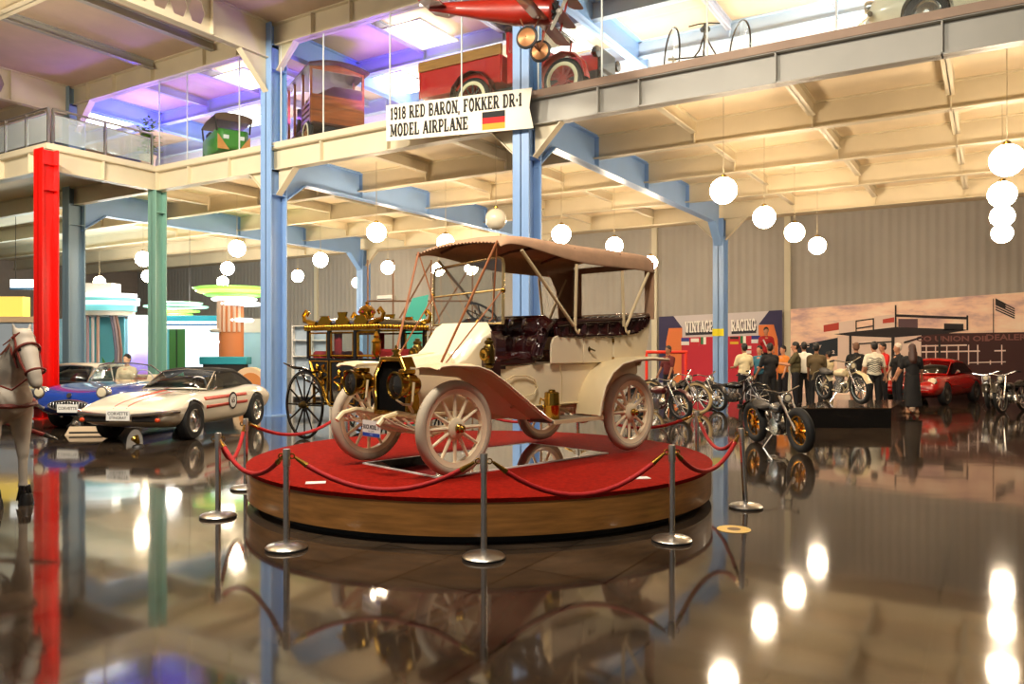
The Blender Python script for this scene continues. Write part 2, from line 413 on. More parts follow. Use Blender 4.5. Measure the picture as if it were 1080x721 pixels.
for y in (15.9, 18.6):
    ibeam('steel_roof_beam', (XL, y), (XR, y), 9.0, 9.42, mat('pale_blue_steel', 'a9b7c6', .45), .2, [x - XL for x in (-21, -18, -16, -12.4, -10, -5.3, -2.9, -.6, 1.7)])
for x in (-21, -18.6, -16.7, -12.4, -10.0, -5.3, -2.95, -.6):
    for y0, y1 in ((13.1, 15.8), (16.0, 18.5)):
        ibeam('steel_roof_joist', (x, y0), (x, y1), 9.2, 9.42, mat('lilac_steel', 'a6a6b4', .5), .12)
# roof beams over the open hall
ibeam('steel_roof_edge_beam', (XL, Y0), (XR, Y0), 8.88, 9.42, cream_steel, .24, [x - XL for x in (-25.5, -22.6, -21.3, -19.5, -17.3, -16, -13.4, -12.2, -9.8, -5.3, -3, -.6, 1.7)])
ibeam('steel_roof_edge_beam', (XL, 8.6), (XR, 8.6), 8.88, 9.42, cream_steel, .24, [x - XL for x in (-20.8, -18.2, -15.9, -13.5, -11.5, -9)])
for x in (-19.4, -16.9):
    ibeam('steel_roof_joist', (x, 8.7), (x, 12.9), 9.2, 9.42, grey_steel, .16)
    ibeam('steel_roof_joist', (x - .4, 4.6), (x - .4, 8.5), 9.2, 9.42, grey_steel, .16)
ibeam('steel_castellated_beam', (-14.76, Y0 - .2), (-14.76, 2), 8.55, 9.42, cream_steel, .22, [1.6], holes=(.21, .25, 8, 1.95))
ibeam('steel_castellated_beam', (-23.45, Y0 - .2), (-23.45, 2), 8.55, 9.42, cream_steel, .22, [1.6], holes=(.21, .25, 8, 1.95))
def brace(p, dx, dy, m, s=.6):                     # diagonal haunch under a beam end
    g = MB(); x, y, z = p
    a = Vector((x, y, z - s)); b = Vector((x + dx * s, y + dy * s, z))
    d = Vector((dx, dy, 0)); nrm = Vector((-dy, dx, 0)) * .09
    off = Vector((0, 0, .03))
    g.add([a - nrm, a + nrm, b + nrm, b - nrm, a - nrm + off, a + nrm + off, b + nrm + off, b - nrm + off],
          [(0, 1, 2, 3), (4, 7, 6, 5), (0, 4, 5, 1), (1, 5, 6, 2), (2, 6, 7, 3), (3, 7, 4, 0)])
    g.add([a - nrm * .1 + off, a + nrm * .1 + off, b + nrm * .1 + off, b - nrm * .1 + off, Vector((x, y, z)) - nrm * .1, Vector((x, y, z)) + nrm * .1],
          [(0, 3, 4), (1, 5, 2), (0, 4, 5, 1), (3, 2, 5, 4)])
    return struct(g.o('steel_haunch', m, smooth=False))
for x in (-14.76, -7.65):
    for z in (5.9, 8.88):
        for s_ in (-1, 1): brace((x + s_ * .18, Y0, z), s_, 0, cream_steel)
brace((-14.76, Y0 - .25, 8.55), 0, -1, cream_steel, .8)
brace((-23.27, Y0, 8.88), 1, 0, cream_steel, .8)
for x in LINES[:3]:
    for s_ in (-1, 1): brace((x + s_ * .18, YC, 5.9), s_, 0, cream_steel, .7)

def hcol(name, label, x, y, z1, m, group=None, w=.36, d=.5):
    t = thing(name, label, 'column', (x, y, 0), 0, group)
    g = MB(); g.bx(-w / 2, w / 2, -d / 2, -d / 2 + .03, 0, z1); g.bx(-w / 2, w / 2, d / 2 - .03, d / 2, 0, z1); g.bx(-.012, .012, -d / 2, d / 2, 0, z1)
    g.o('shaft', m, t)
    g = MB()
    for z in (5.3, 5.9, 6.45, 8.3, 8.88):
        if z < z1 - .1: g.bx(-w / 2 + .01, w / 2 - .01, -d / 2 + .02, d / 2 - .02, z, z + .02)
    g.bx(-.26, .26, -.32, .32, 0, .025)
    g.o('stiffener_plate', m, t)
    return t
hcol('steel_column', 'tall blue steel column rising between the white striped car and the carriage', -14.76, Y0, 9.4, blue_steel)
hcol('steel_column', 'tall blue steel column standing behind the brown canopy, banner hung across it', -7.65, Y0, 9.4, blue_steel)
hcol('steel_column', 'blue grey steel column just right of the red column', -23.45, Y0, 9.4, mat('grey_blue_steel', '7d97a8', .4))
cc = hcol('steel_column', 'pale blue column with a yellow tape band in front of the racing backdrop', -7.65, YC, 5.9, blue_steel)
MB().bx(-.19, .19, -.265, -.252, 2.02, 2.26).o('yellow_band', mat('yellow_tape', 'e8d800', .5), cc)
hcol('steel_column', 'distant pale blue column behind the gilded carriage roof', -23.45, YC, 5.9, blue_steel)
hcol('steel_column', 'slim green steel column under the balcony corner', XE, Y0, 5.9, mat('green_steel', '7fae9e', .35), None, .34, .34)
hcol('steel_column', 'bright red steel column behind the white horse', XE + .56, YE - .36, 6.26, mat('red_steel', 'e0140c', .3), None, .38, .38)
pale = mat('pale_post', 'cfc8b0', .5)
for i, x in enumerate((-30.2, -11.42, -6.3, 2.5)):
    struct(MB().bx(x - .11, x + .11, YB - .12, YB, 0, 9.4).o('trim_%d' % (i + 3), pale))
# glass front of the gallery
gl = glass('clear_glass', (.93, .97, .97), .05)
jx = [XE + .1, -18.06, -16.0, -14.5, -13.1, -11.1, -9.2, -7.4, -6.06, -4.1, -2.05, 0, 2.05, 4.1]
jm = mat('glass_joint', 'd8dcd8', .4)
for i in range(len(jx) - 1):
    w_ = struct(MB().bx(jx[i] + .01, jx[i + 1] - .01, Y0 - .012, Y0 + .0, 6.55, 8.88).o('window_%d' % (i + 1), gl))
    MB().bx(jx[i] - .012, jx[i] + .012, Y0 - .02, Y0 + .005, 6.55, 8.88).o('glazing_joint', jm, w_)
# ---------------------------------------------------------------- stage for the old car
P = .405
SC = wc(-.35, 9.05); SR = 2.59
stage = thing('display_platform', 'round wooden display platform with red carpet under the cream vintage car', 'platform', (SC.x, SC.y, 0))
woodm = mat('veneer', 'a8743a', .35, noise=.28, scale=3, stretch=(1, 1, 9), coat=.3)
MB().lathe([(SR, .075), (SR, P - .02)], 96).o('wooden_side', woodm, stage)
MB().lathe([(SR - .12, 0), (SR - .12, .075)], 72).o('plinth', dark, stage)
carpet = mat('red_carpet', '841307', .95, noise=.22, scale=26, spec=.1, bump=.3)
MB().lathe([(SR + .006, P - .045), (SR + .012, P - .008), (SR - .01, P), (.01, P)], 96).o('carpet', carpet, stage)
def wpt(px, py, z):
    D = (H - z) * FPX / (py - 366); return at(px, D, z)
# mirror sheet
CF = wc(-1.052, 7.938, P)
CRZ = hd(-.72, -.694)
mm = mat('mirror_glass', 'e6e6e6', .03, 1)
mt = thing('mirror_panel', 'rectangular floor mirror lying on the red carpet beneath the vintage car', 'mirror', (CF.x, CF.y, P), CRZ)
MB().bx(-2.35, .12, -.62, .66, .0, .012).o('mirror_glass', mm, mt)
g = MB()
for a in ((-2.37, .14, .66, .68), (-2.37, .14, -.64, -.62), (-2.37, -2.35, -.62, .66), (.12, .14, -.62, .66)): g.bx(*a, 0, .014)
g.o('edge_trim', white, mt)
for px, py, lab in ((333, 509, 'small white card lying on the carpet left of the front wheels'), (675, 504, 'small white card lying on the carpet near the rear wheel')):
    p = wpt(px, py, P); t = tag(MB().bx(-.09, .09, -.06, .06, 0, .004).o('paper_card', white, None, (p.x, p.y, P + .001), rot=(0, 0, YAW + .2)), lab, 'card')
p = wpt(774, 558, 0)
t = tag(MB().lathe([(.15, 0), (.15, .003)], 32).o('floor_sticker', mat('yellow_vinyl', 'd9b04a', .4), None, (p.x, p.y, .001)), 'round yellow sticker on the floor beside the right barrier post', 'sticker')
MB().lathe([(.06, .003), (.06, .0045)], 20).o('sticker_mark', mat('brown_ink', '6b4a1c', .5), t)

# ---------------------------------------------------------------- barrier posts and ropes
ropem = mat('red_velvet', 'a80b10', .7, noise=.12, scale=30)
PH = .82
def post(p, label, lean=0):
    t = thing('barrier_post', label, 'barrier post', (p.x, p.y, 0), YAW, 'posts round the display platform')
    g = MB().lathe([(.02, .012), (.165, .012), (.17, .02), (.155, .035), (.06, .055), (.035, .06)], 40)
    g.o('base', steel, t)
    MB().lathe([(.172, 0), (.172, .014)], 40).o('base_rim', dark, t)
    R = RY(-lean)
    MB().lathe([(.026, .05), (.026, PH - .14)], 20, R).o('pole', chrome, t)
    MB().lathe([(.031, PH - .14), (.031, PH - .012), (.027, PH), (.005, PH)], 20, R).o('top_cap', steel, t)
    for a in (0, PI): MB().torus(.02, .006, 12, 6, R @ T(.045 * math.cos(a), 0, PH - .06) @ RX(PI / 2)).o('rope_ring', brass, t)
    return t
angs = [-149, -119, -87.5, -55, -21, 21, 63, 98, 133, 180]
plabs = ['chrome barrier post at the far left of the platform front, before the white car', 'chrome barrier post in front of the platform, left of the vintage car', 'chrome barrier post at the middle front of the platform, by the near front wheel',
         'chrome barrier post at the front right of the platform', 'leaning chrome barrier post by the yellow floor sticker', 'chrome barrier post behind the right edge of the platform, before the motorcycles', 'chrome barrier post seen beneath the running board of the vintage car', 'chrome barrier post hidden behind the rear wheels of the vintage car', 'chrome barrier post seen through the far front wheel spokes', 'chrome barrier post at the left back of the platform, behind the leftmost one']
pps = []
c0 = (-.35, 9.05)
rr = {-149: 2.92, -119: 3.08, -87.5: 2.98, -55: 2.98, -21: 2.95, 180: 2.75}
for a, l in zip(angs, plabs):
    r = rr.get(a, 2.95); p = wc(c0[0] + r * math.cos(math.radians(a)), c0[1] + r * math.sin(math.radians(a)))
    le = .06 if a == -21 else 0
    post(p, l, le); pps.append(Vector((p.x - le * PH * CS, p.y - le * PH * SN, 0)))
rl = ['red rope swag at the left between the two leftmost front posts', 'red rope swag across the front left of the wooden platform', 'red rope swag across the front middle of the wooden platform', 'red rope swag at the right, up to the leaning post', 'red rope swag behind the leaning post at the right', 'red rope swag behind the rear wheel of the vintage car', 'red rope swag seen under the vintage car', 'red rope swag behind the near front wheel', 'red rope swag behind the far front wheel, at the back left', 'short red rope swag at the left back of the platform']
sag = [.30, .30, .38, .34, .36, .30, .32, .32, .3, .38]
for i in range(10):
    a, b = pps[i], pps[(i + 1) % 10]
    d = (b - a).normalized(); a = a + d * .075; b = b - d * .075
    t = thing('barrier_rope', rl[i], 'rope', (a.x, a.y, 0), 0, 'red ropes round the display platform')
    z = PH - .07; pts = []
    s_ = sag[i] * (.75 if i not in (1, 2) else .8)
    for k in range(15):
        u = k / 14; q = a.lerp(b, u) - a
        pts.append((q.x, q.y, z - s_ * 4 * u * (1 - u)))
    MB().tube(pts[1:-1], .021, 10).o('velvet_rope', ropem, t)
    MB().tube([pts[0], pts[1]], [.012, .024], 10).o('snap_hook', brass, t); MB().tube([pts[-1], pts[-2]], [.012, .024], 10).o('snap_hook', brass, t)

# ---------------------------------------------------------------- the cream vintage car (x forward, y to its left, z up from the carpet)
body = mat('cream_paint', 'efddbb', .35, noise=.04, scale=2, coat=.4)
tan_f = mat('fender_paint', 'dcc79c', .4, noise=.05, scale=3, coat=.2)
tyre = mat('grey_white_tyre', 'b9ab95', .7, noise=.07, scale=6)
leather = mat('burgundy_leather', '2e0a0c', .25, coat=.5, noise=.2, scale=5)
canvas = mat('tan_canvas', 'ae886a', .85, noise=.1, scale=8, bump=.15)
strapm = mat('brown_strap', '9a5a2e', .5)
oldglass = glass('windshield_glass', (.94, .95, .92), .16)
car = thing('vintage_car', 'cream open touring car with tan canopy and white spoked wheels on the round platform', 'car', (CF.x, CF.y, P + .001), CRZ)
car.location.z = P + .014
def vwheel(name, parent, loc, side, R=.46):
    # child at the hub; local +y is outward
    w = MB().torus(R - .052, .052, 48, 12, AY, 1.05).o(name, tyre, parent, loc)
    if side < 0: w.rotation_euler = (0, 0, PI)
    MB().lathe([(R - .125, -.03), (R - .085, -.045), (R - .085, .045), (R - .125, .03), (R - .135, .03), (R - .135, -.03), (R - .125, -.03)], 48, AY, caps=False).o('rim', body, w)
    sp = MB().tube([(0, 0, .05), (0, 0, .17), (0, 0, R - .12)], [.024, .019, .015], 8).o('spoke', body, w)
    for k in range(1, 12):
        c = sp.copy(); COL.objects.link(c); c.rotation_euler = (0, k * PI / 6, 0)
    MB().lathe([(.02, -.06), (.095, -.06), (.1, -.03), (.1, .035), (.07, .05), (.05, .055)], 24, AY).o('hub', body, w)
    MB().lathe([(.04, .05), (.045, .075), (.032, .09), (.034, .12), (.02, .135), (.004, .137)], 20, AY).o('hub_cap', brass, w)
    return w
WB = -2.7
for x, s_ in ((0, 1), (0, -1), (WB, 1), (WB, -1)): vwheel('wheel', car, (x, s_ * .73, .46), s_)
g = MB()
for s_ in (-1, 1):
    g.tube([(.62, s_ * .36, .5), (.55, s_ * .36, .57), (.4, s_ * .36, .6), (.2, s_ * .36, .56), (0, s_ * .36, .56), (-2.4, s_ * .36, .56), (-2.7, s_ * .38, .66), (-3.05, s_ * .38, .6)], .028, 8)
g.bx(.1, .16, -.36, .36, .5, .56); g.bx(-2.95, -2.89, -.36, .36, .55, .6)
g.o('chassis', tan_f, car)
for x, n in ((0, 'front_axle'), (WB, 'rear_axle')):
    g = MB().tube([(x, -.68, .46), (x, -.4, .43), (x, 0, .40), (x, .4, .43), (x, .68, .46)], .028, 8)
    if x < -1: g.ball((x, 0, .42), (.15, .13, .15))
    g.o(n, body, car)
for s_ in (-1, 1):
    for x in (0, WB):
        g = MB()
        for k in range(4):
            L = .58 - k * .11
            g.loft([[(x + L * u, s_ * .4 - .022, .40 + .17 * u * u - k * .012 + dz) for dz in (0, .01)] + [(x + L * u, s_ * .4 + .022, .40 + .17 * u * u - k * .012 + dz) for dz in (.01, 0)] for u in [i / 5 for i in range(-5, 6)]])
        g.o('leaf_spring', body, car)
g = MB().tube([(.12, -.55, .40), (.12, .55, .38)], .014, 6); g.tube([(.12, -.55, .4), (.02, -.62, .44)], .016, 6); g.tube([(.12, .55, .4), (.02, .62, .44)], .016, 6); g.tube([(.1, -.4, .4), (-.4, -.35, .5)], .014, 6)
g.o('steering_rod', tan_f, car)
# fenders
fp = [(.31, 1.03), (.28, 1.055), (.15, 1.065), (-.17, 1.05), (-.34, 1.0), (-.55, .88), (-.9, .65), (-1.15, .49), (-1.24, .455)]
rp = [(-1.93, .475), (-1.96, .62), (-2.03, .80), (-2.16, .95), (-2.34, 1.045), (-2.6, 1.09), (-2.9, 1.10), (-3.25, 1.085)]
def strip(g, path, y0, y1, th=.014, crown=.02):
    ys = [y0, y0 + (y1 - y0) * .3, y0 + (y1 - y0) * .7, y1]
    rings = []
    for i, (x, z) in enumerate(path):
        a = path[max(0, i - 1)]; b = path[min(len(path) - 1, i + 1)]
        nx, nz = -(b[1] - a[1]), (b[0] - a[0]); l = math.hypot(nx, nz); nx /= l; nz /= l
        if nz < 0: nx, nz = -nx, -nz
        if abs(nz) < .05: nx = abs(nx)
        c = [0, crown, crown, -.012]
        rings.append([(x + nx * q, y, z + nz * q) for y, q in zip(ys, c)] + [(x + nx * (q - th), y, z + nz * (q - th)) for y, q in zip(ys[::-1], c[::-1])])
    g.loft(rings)
for s_ in (-1, 1):
    g = MB(); strip(g, fp, s_ * .53, s_ * .87)
    f = g.o('front_fender', tan_f, car)
    # inner apron between fender and frame
    ap = [(x, z - .01) for x, z in fp[1:]] + [(-1.2, .45), (-.95, .47), (-.62, .56), (-.5, .66), (-.42, .80), (-.2, .93), (.1, .96), (.28, .97)]
    MB().prism(ap, -.006, .006, T(0, s_ * .545, 0) @ RX(PI / 2)).o('fender_apron', body, f)
    MB().prism([(.28, 1.04), (-.42, .98), (-.66, .84), (-1.2, .50), (-1.2, .47), (-.6, .47), (-.3, .60), (.12, .60)], -.005, .005, T(0, s_ * .40, 0) @ RX(PI / 2)).o('fender_apron', body, f)
    g = MB().tube([(x, s_ * .872, z - .004) for x, z in fp], .011, 6); g.o('rolled_edge', body, f)
    g = MB(); strip(g, rp, s_ * .56, s_ * .92); f = g.o('rear_fender', tan_f, car)
    g = MB().tube([(x + .004, s_ * .922, z - .004) for x, z in rp], .011, 6); g.o('rolled_edge', body, f)
    rb = MB().bx(-2.0, -1.2, s_ * .5, s_ * .9, .43, .462).o('running_board', mat('running_board_mat', '6e6152', .6), car, bevel=.006)
    MB().bx(-2.0, -1.2, s_ * .9, s_ * .912, .425, .466).o('board_edge', tan_f, rb)
    for x in (-1.35, -1.85): MB().tube([(x, s_ * .36, .54), (x - .03, s_ * .45, .5), (x - .02, s_ * .6, .435)], .016, 6).o('step_bracket', body, rb)
# radiator
ro = [(-.29, .545), (.29, .545), (.29, .96), (.17, 1.135), (-.17, 1.135), (-.29, .96)]
def yz(x): return Matrix(((0, 0, 1, x), (1, 0, 0, 0), (0, 1, 0, 0), (0, 0, 0, 1)))   # prism plane (y,z), depth along x
g = MB(); k_ = .86
inn = [(y * .85, .84 + (z - .84) * .84 - .0) for y, z in ro]
for i in range(6):
    j = (i + 1) % 6
    g.prism([ro[i], ro[j], inn[j], inn[i]], .08, .235, yz(0))
rad = g.o('radiator_shell', brass, car, bevel=.012)
MB().prism([(y * .97, z) for y, z in inn], .09, .20, yz(0)).o('radiator_core', mat('radiator_black', '040404', .9, spec=.1, bump=.3, scale=60), rad)
MB().lathe([(.05, 1.12), (.05, 1.15), (.03, 1.16), (.03, 1.18), (.045, 1.185), (.045, 1.205), (.015, 1.22), (.012, 1.25), (.002, 1.255)], 16, T(.16, 0, 0)).o('filler_cap', brass, rad)
# bonnet, scuttle
def rg(x, w, z0, z1, ch): return [(x, -w, z0), (x, w, z0), (x, w, z1 - ch), (x, w - ch * .75, z1), (x, -w + ch * .75, z1), (x, -w, z1 - ch)]
b_ = MB().loft([rg(.1, .285, .6, 1.12, .15), rg(-.32, .34, .6, 1.17, .14)]).o('bonnet', body, car, bevel=.012)
g = MB()
for s_ in (-1, 1): g.tube([(.1, s_ * .288, .95), (-.32, s_ * .343, 1.02)], .006, 6)
g.tube([(.1, 0, 1.123), (-.32, 0, 1.173)], .007, 6); g.o('bonnet_hinge', tan_f, b_)
sc = MB().loft([rg(-.32, .36, .6, 1.18, .13), rg(-.42, .40, .6, 1.22, .12), rg(-.62, .44, .6, 1.44, .12), rg(-.74, .46, .62, 1.50, .11)]).o('scuttle', body, car, bevel=.012)
# lower body tub with an oval side recess
g = MB()
g.loft([[(x, -w, z0), (x, w, z0), (x, w + .02, .92), (x, w + .02, 1.05), (x, -w - .02, 1.05), (x, -w - .02, .92)] for x, w, z0 in ((-.66, .47, .60), (-1.0, .52, .58), (-1.5, .55, .58), (-2.4, .56, .60), (-2.9, .54, .72), (-3.15, .5, .9))])
tub = g.o('body_tub', body, car, bevel=.012)
for s_ in (-1, 1):
    pts = [(-.80, .80), (-.84, .89), (-.95, .93), (-1.12, .93), (-1.24, .89), (-1.29, .80), (-1.24, .73), (-1.1, .705), (-.9, .72), (-.82, .76)]
    MB().tube([(x, s_ * (.555 + (-x - .8) * .04), z) for x, z in pts], .008, 6, closed=True).o('panel_beading', tan_f, tub)
    MB().tube([(x, s_ * .565, .60) for x in (-.9, -1.3, -1.7, -2.2)], .012, 6).o('sill_beading', tan_f, tub)
    MB().tube([(-1.62, s_ * .60, 1.04), (-1.68, s_ * .578, .9), (-1.68, s_ * .57, .62)], .005, 6).o('panel_beading', tan_f, tub)
# rear tonneau sides, door
for s_ in (-1, 1):
    def side(name, pts, th=.03): return MB().prism(pts, -th / 2, th / 2, T(0, s_ * .60, 0) @ RX(PI / 2)).o(name, body, car, bevel=.008)
    side('side_panel', [(-1.47, 1.05), (-1.47, 1.26), (-1.50, 1.33), (-1.57, 1.36), (-2.0, 1.36), (-2.0, 1.05)])
    dr = side('door', [(-2.012, 1.05), (-2.012, 1.36), (-2.53, 1.37), (-2.53, 1.05)])
    side('side_panel', [(-2.545, 1.05), (-2.545, 1.37), (-2.95, 1.40), (-3.12, 1.46), (-3.30, 1.62), (-3.26, 1.4), (-3.18, 1.12), (-3.1, 1.05)])
    g = MB().tube([(-2.10, s_ * .62, 1.21), (-2.10, s_ * .645, 1.21), (-2.17, s_ * .645, 1.19)], .009, 6); g.ball((-2.1, s_ * .62, 1.21), (.022, .01, .03)); g.o('door_handle', mat('old_bronze', '6b5a36', .35, 1), dr)
    for z in (1.09, 1.31): MB().box((-2.535, s_ * .618, z), (.035, .012, .05)).o('door_hinge', brass, dr)
g = MB().loft([[(x, -.58, z), (x, .58, z), (x - .03, .58, z), (x - .03, -.58, z)] for x, z in ((-3.1, 1.0), (-3.2, 1.25), (-3.28, 1.58))]); g.o('rear_panel', body, car)
# upholstery: tufted leather panels
def tuft(pts0, pts1, nt, depth, nv=8, rows=2):
    """pleated pad between a lower and an upper poly-line; pleats run up it"""
    def lerp(pl, u):
        k = u * (len(pl) - 1); i = min(int(k), len(pl) - 2); return Vector(pl[i]).lerp(Vector(pl[i + 1]), k - i)
    def fn(u, v):
        a = lerp(pts0, u); b = lerp(pts1, u); p = a.lerp(b, v)
        t = (lerp(pts0, min(1, u + .01)) - lerp(pts0, max(0, u - .01))).normalized(); up = (b - a).normalized(); n = t.cross(up)
        pl = abs(math.sin(PI * nt * u + (PI / 2 if rows == 2 and v > .55 else 0)))
        bulge = (pl ** .6) * (math.sin(PI * min(1, v / .55 if v < .55 else (1 - v) / .45)) ** .5 if 0 < v < 1 else 0) if rows == 2 else (pl ** .6) * math.sin(PI * v) ** .4
        return tuple(p + n * depth * bulge)
    return fn
fs = MB().bx(-1.30, -.70, -.54, .56, 1.03, 1.14)
fseat = fs.o('front_seat', leather, car, bevel=.03)
MB().grid(tuft([(-.68, .56, 1.10), (-.68, -.54, 1.10)], [(-1.28, .56, 1.17), (-1.28, -.54, 1.17)], 8, .05), 96, 10).o('seat_cushion', leather, fseat, solid=.03)
MB().grid(tuft([(-.95, -.58, 1.12), (-1.28, -.58, 1.12), (-1.36, -.5, 1.12), (-1.36, .5, 1.12), (-1.32, .6, 1.12), (-1.2, .61, 1.12)], [(-1.0, -.62, 1.40), (-1.32, -.62, 1.53), (-1.44, -.52, 1.55), (-1.44, .52, 1.54), (-1.42, .62, 1.48), (-1.30, .64, 1.40)], 23, .05), 260, 16).o('seat_back', leather, fseat, solid=.06)
MB().tube([(-1.0, -.62, 1.40), (-1.32, -.63, 1.54), (-1.46, -.52, 1.56), (-1.46, .52, 1.55), (-1.44, .63, 1.49), (-1.32, .65, 1.41)], .035, 10).o('top_roll', leather, fseat)
rs = MB().bx(-2.95, -2.3, -.54, .54, 1.03, 1.2).o('rear_seat', leather, car, bevel=.03)
# side and back padding that stands above the cream sides
MB().grid(tuft([(-1.58, .615, 1.345), (-2.0, .625, 1.345), (-2.6, .625, 1.36), (-2.98, .62, 1.40), (-3.16, .60, 1.47), (-3.3, .5, 1.58)], [(-1.56, .60, 1.47), (-2.0, .62, 1.52), (-2.6, .63, 1.55), (-3.0, .63, 1.585), (-3.26, .61, 1.62), (-3.36, .5, 1.63)], 15, -.045, rows=1), 220, 10).o('side_padding', leather, rs, solid=.07)
MB().grid(tuft([(-1.58, -.615, 1.345), (-2.0, -.625, 1.345), (-2.6, -.625, 1.36), (-2.98, -.62, 1.40), (-3.16, -.60, 1.47), (-3.3, -.5, 1.58)], [(-1.56, -.60, 1.47), (-2.0, -.62, 1.52), (-2.6, -.63, 1.55), (-3.0, -.63, 1.585), (-3.26, -.61, 1.62), (-3.36, -.5, 1.63)], 15, .045, rows=1), 220, 10).o('side_padding', leather, rs, solid=.07)
MB().grid(tuft([(-2.92, -.55, 1.15), (-2.92, .55, 1.15)], [(-3.2, -.55, 1.62), (-3.2, .55, 1.62)], 10, .05), 120, 12).o('seat_back', leather, rs, solid=.06)
MB().tube([(-1.56, .61, 1.48), (-2.0, .63, 1.53), (-2.6, .64, 1.56), (-3.0, .64, 1.595), (-3.27, .6, 1.63), (-3.33, .5, 1.64), (-3.33, -.5, 1.64), (-3.27, -.6, 1.63), (-3.0, -.64, 1.595), (-2.0, -.63, 1.53), (-1.56, -.61, 1.48)], .03, 10).o('top_roll', leather, rs)
MB().loft([rg(-.86, .53, 1.0, 1.40, .1), rg(-.72, .53, 1.0, 1.40, .1)]).o('dashboard', leather, car)
MB().bx(-.74, -.60, .44, .58, .86, 1.10).o('dash_end', leather, car)
# steering wheel

c_ = (-1.10, -.12, 1.60)
Rw = T(*c_) @ RY(math.radians(-38))
s_ = MB().torus(.20, .014, 40, 8, Rw).o('steering_wheel', black, car)
g = MB()
for k in range(4): g.tube([(0, 0, -.02), (.19 * math.cos(k * PI / 2 + .5), .19 * math.sin(k * PI / 2 + .5), 0)], .009, 6, Rw)
g.lathe([(.035, -.03), (.035, .01), (.01, .02)], 14, Rw); g.o('wheel_spider', brass, s_)
MB().tube([(0, 0, -.02), (0, 0, -.75)], .018, 8, Rw).o('steering_column', brass, s_)
g = MB().tube([(0, 0, -.08), (.12, .03, -.05)], .007, 6, Rw); g.ball((.12, .03, -.05), .014, M=Rw); g.o('throttle_lever', brass, s_)
# windshield
ws = MB()
X0 = -.77
ws.tube([(X0, -.58, 1.47), (X0 - .01, -.58, 2.04), (X0 - .01, -.55, 2.11), (X0 - .01, -.51, 2.12), (X0 - .01, .51, 2.17), (X0 - .01, .56, 2.15), (X0 - .01, .58, 2.09), (X0, .58, 1.47)], .017, 8)
ws.tube([(X0, -.58, 1.80), (X0, .58, 1.83)], .012, 8); ws.tube([(X0, -.58, 1.48), (X0, .58, 1.48)], .012, 8)
wsf = ws.o('windshield_frame', mat('pale_brass', 'd8c08a', .25, .8), car)
MB().bx(X0 - .003, X0 + .003, -.57, .57, 1.48, 1.81).o('glass_pane', oldglass, wsf)
MB().prism([(-.57, 1.81), (.57, 1.83), (.57, 2.13), (.52, 2.165), (-.52, 2.115), (-.57, 2.06)], -.003, .003, yz(X0)).o('glass_pane', oldglass, wsf)
for q in (-1, 1): MB().ball((X0, q * .585, 1.82), .028).o('hinge_knob', brass, wsf)
# canopy
cx = [-.62, -.70, -.82, -1.0, -1.4, -1.8, -2.2, -2.6, -3.0, -3.2, -3.27]
ct = [2.33, 2.385, 2.42, 2.44, 2.43, 2.42, 2.42, 2.42, 2.42, 2.41, 2.39]
yy = [-.70, -.69, -.66, -.56, -.38, -.18, 0, .18, .38, .56, .66, .69, .70]
def cz(i, j):
    y = yy[j]; z = ct[i] - .05 * (abs(y) / .66) ** 2.4
    if abs(y) > .67:
        x = cx[i]
        drop = (.03 + .17 * min(1, max(0, (-.66 - x) / 1.2)) ** .7)
        z -= drop * ((abs(y) - .66) / .04) * .98
    return z
g = MB().add([(cx[i] - .10 * (1 - (yy[j] / .7) ** 2) * (1 if i < 3 else 0) * 0, yy[j], cz(i, j)) for i in range(len(cx)) for j in range(len(yy))],
             [(i * 13 + j, i * 13 + j + 1, (i + 1) * 13 + j + 1, (i + 1) * 13 + j) for i in range(len(cx) - 1) for j in range(12)])
can = g.o('canopy', canvas, car, solid=.014, sub=1)
g = MB()
for k in range(25):
    y = -.68 + 1.36 * k / 24; g.ball((-.612, y, 2.335 - .05 * (abs(y) / .66) ** 2.4), .011, 8)
g.o('front_hem_stud', mat('brown_stud', '5e3a22', .5), can)
# rear curtain with its window opening and far quarter
g = MB()
def cur(y0, y1, z0, z1): g.bx(-3.262, -3.25, y0, y1, z0, z1)
cur(-.69, -.50, 1.58, 2.3); cur(.55, .69, 1.58, 2.3); cur(-.5, .55, 2.22, 2.3); cur(-.5, .55, 1.58, 1.66)
g.o('rear_curtain', canvas, can)
g = MB().prism([(-2.55, 2.3), (-2.7, 2.26), (-2.85, 2.15), (-2.95, 1.98), (-3.0, 1.6), (-3.25, 1.6), (-3.25, 2.3)], -.006, .006, T(0, -.685, 0) @ RX(PI / 2)); g.o('quarter_curtain', canvas, can)
for q in (-1, 1):
    for a, b in (((-.93, .695, 2.24), (-1.78, .665, 1.47)), ((-1.80, .69, 2.16), (-1.80, .665, 1.47)), ((-2.62, .69, 2.14), (-2.68, .665, 1.48)), ((-3.14, .69, 2.15), (-2.72, .665, 1.48))):
        MB().tube([(a[0], q * a[1], a[2]), (b[0], q * b[1], b[2])], .019, 8).o('canopy_strut', tan_f, can)
    for x in (-1.79, -2.70):
        MB().tube([(x, q * .665, 1.5), (x - .01, q * .68, 1.42), (x - .05, q * .68, 1.39), (x - .07, q * .68, 1.43)], .013, 8).o('strut_socket', tan_f, can)
    MB().tube([(-.62, q * .66, 2.31), (-.10, q * .40, 1.08)], .013, 6).o('canopy_strap', strapm, can)
    MB().tube([(X0, q * .57, 1.82), (-.12, q * .43, 1.06)], .008, 6).o('windshield_stay', strapm, wsf)
    MB().tube([(-.62, q * .66, 2.31), (-.75, q * .44, 1.53), (-.72, q * .42, 1.50)], .008, 6).o('canopy_strap', strapm, can)
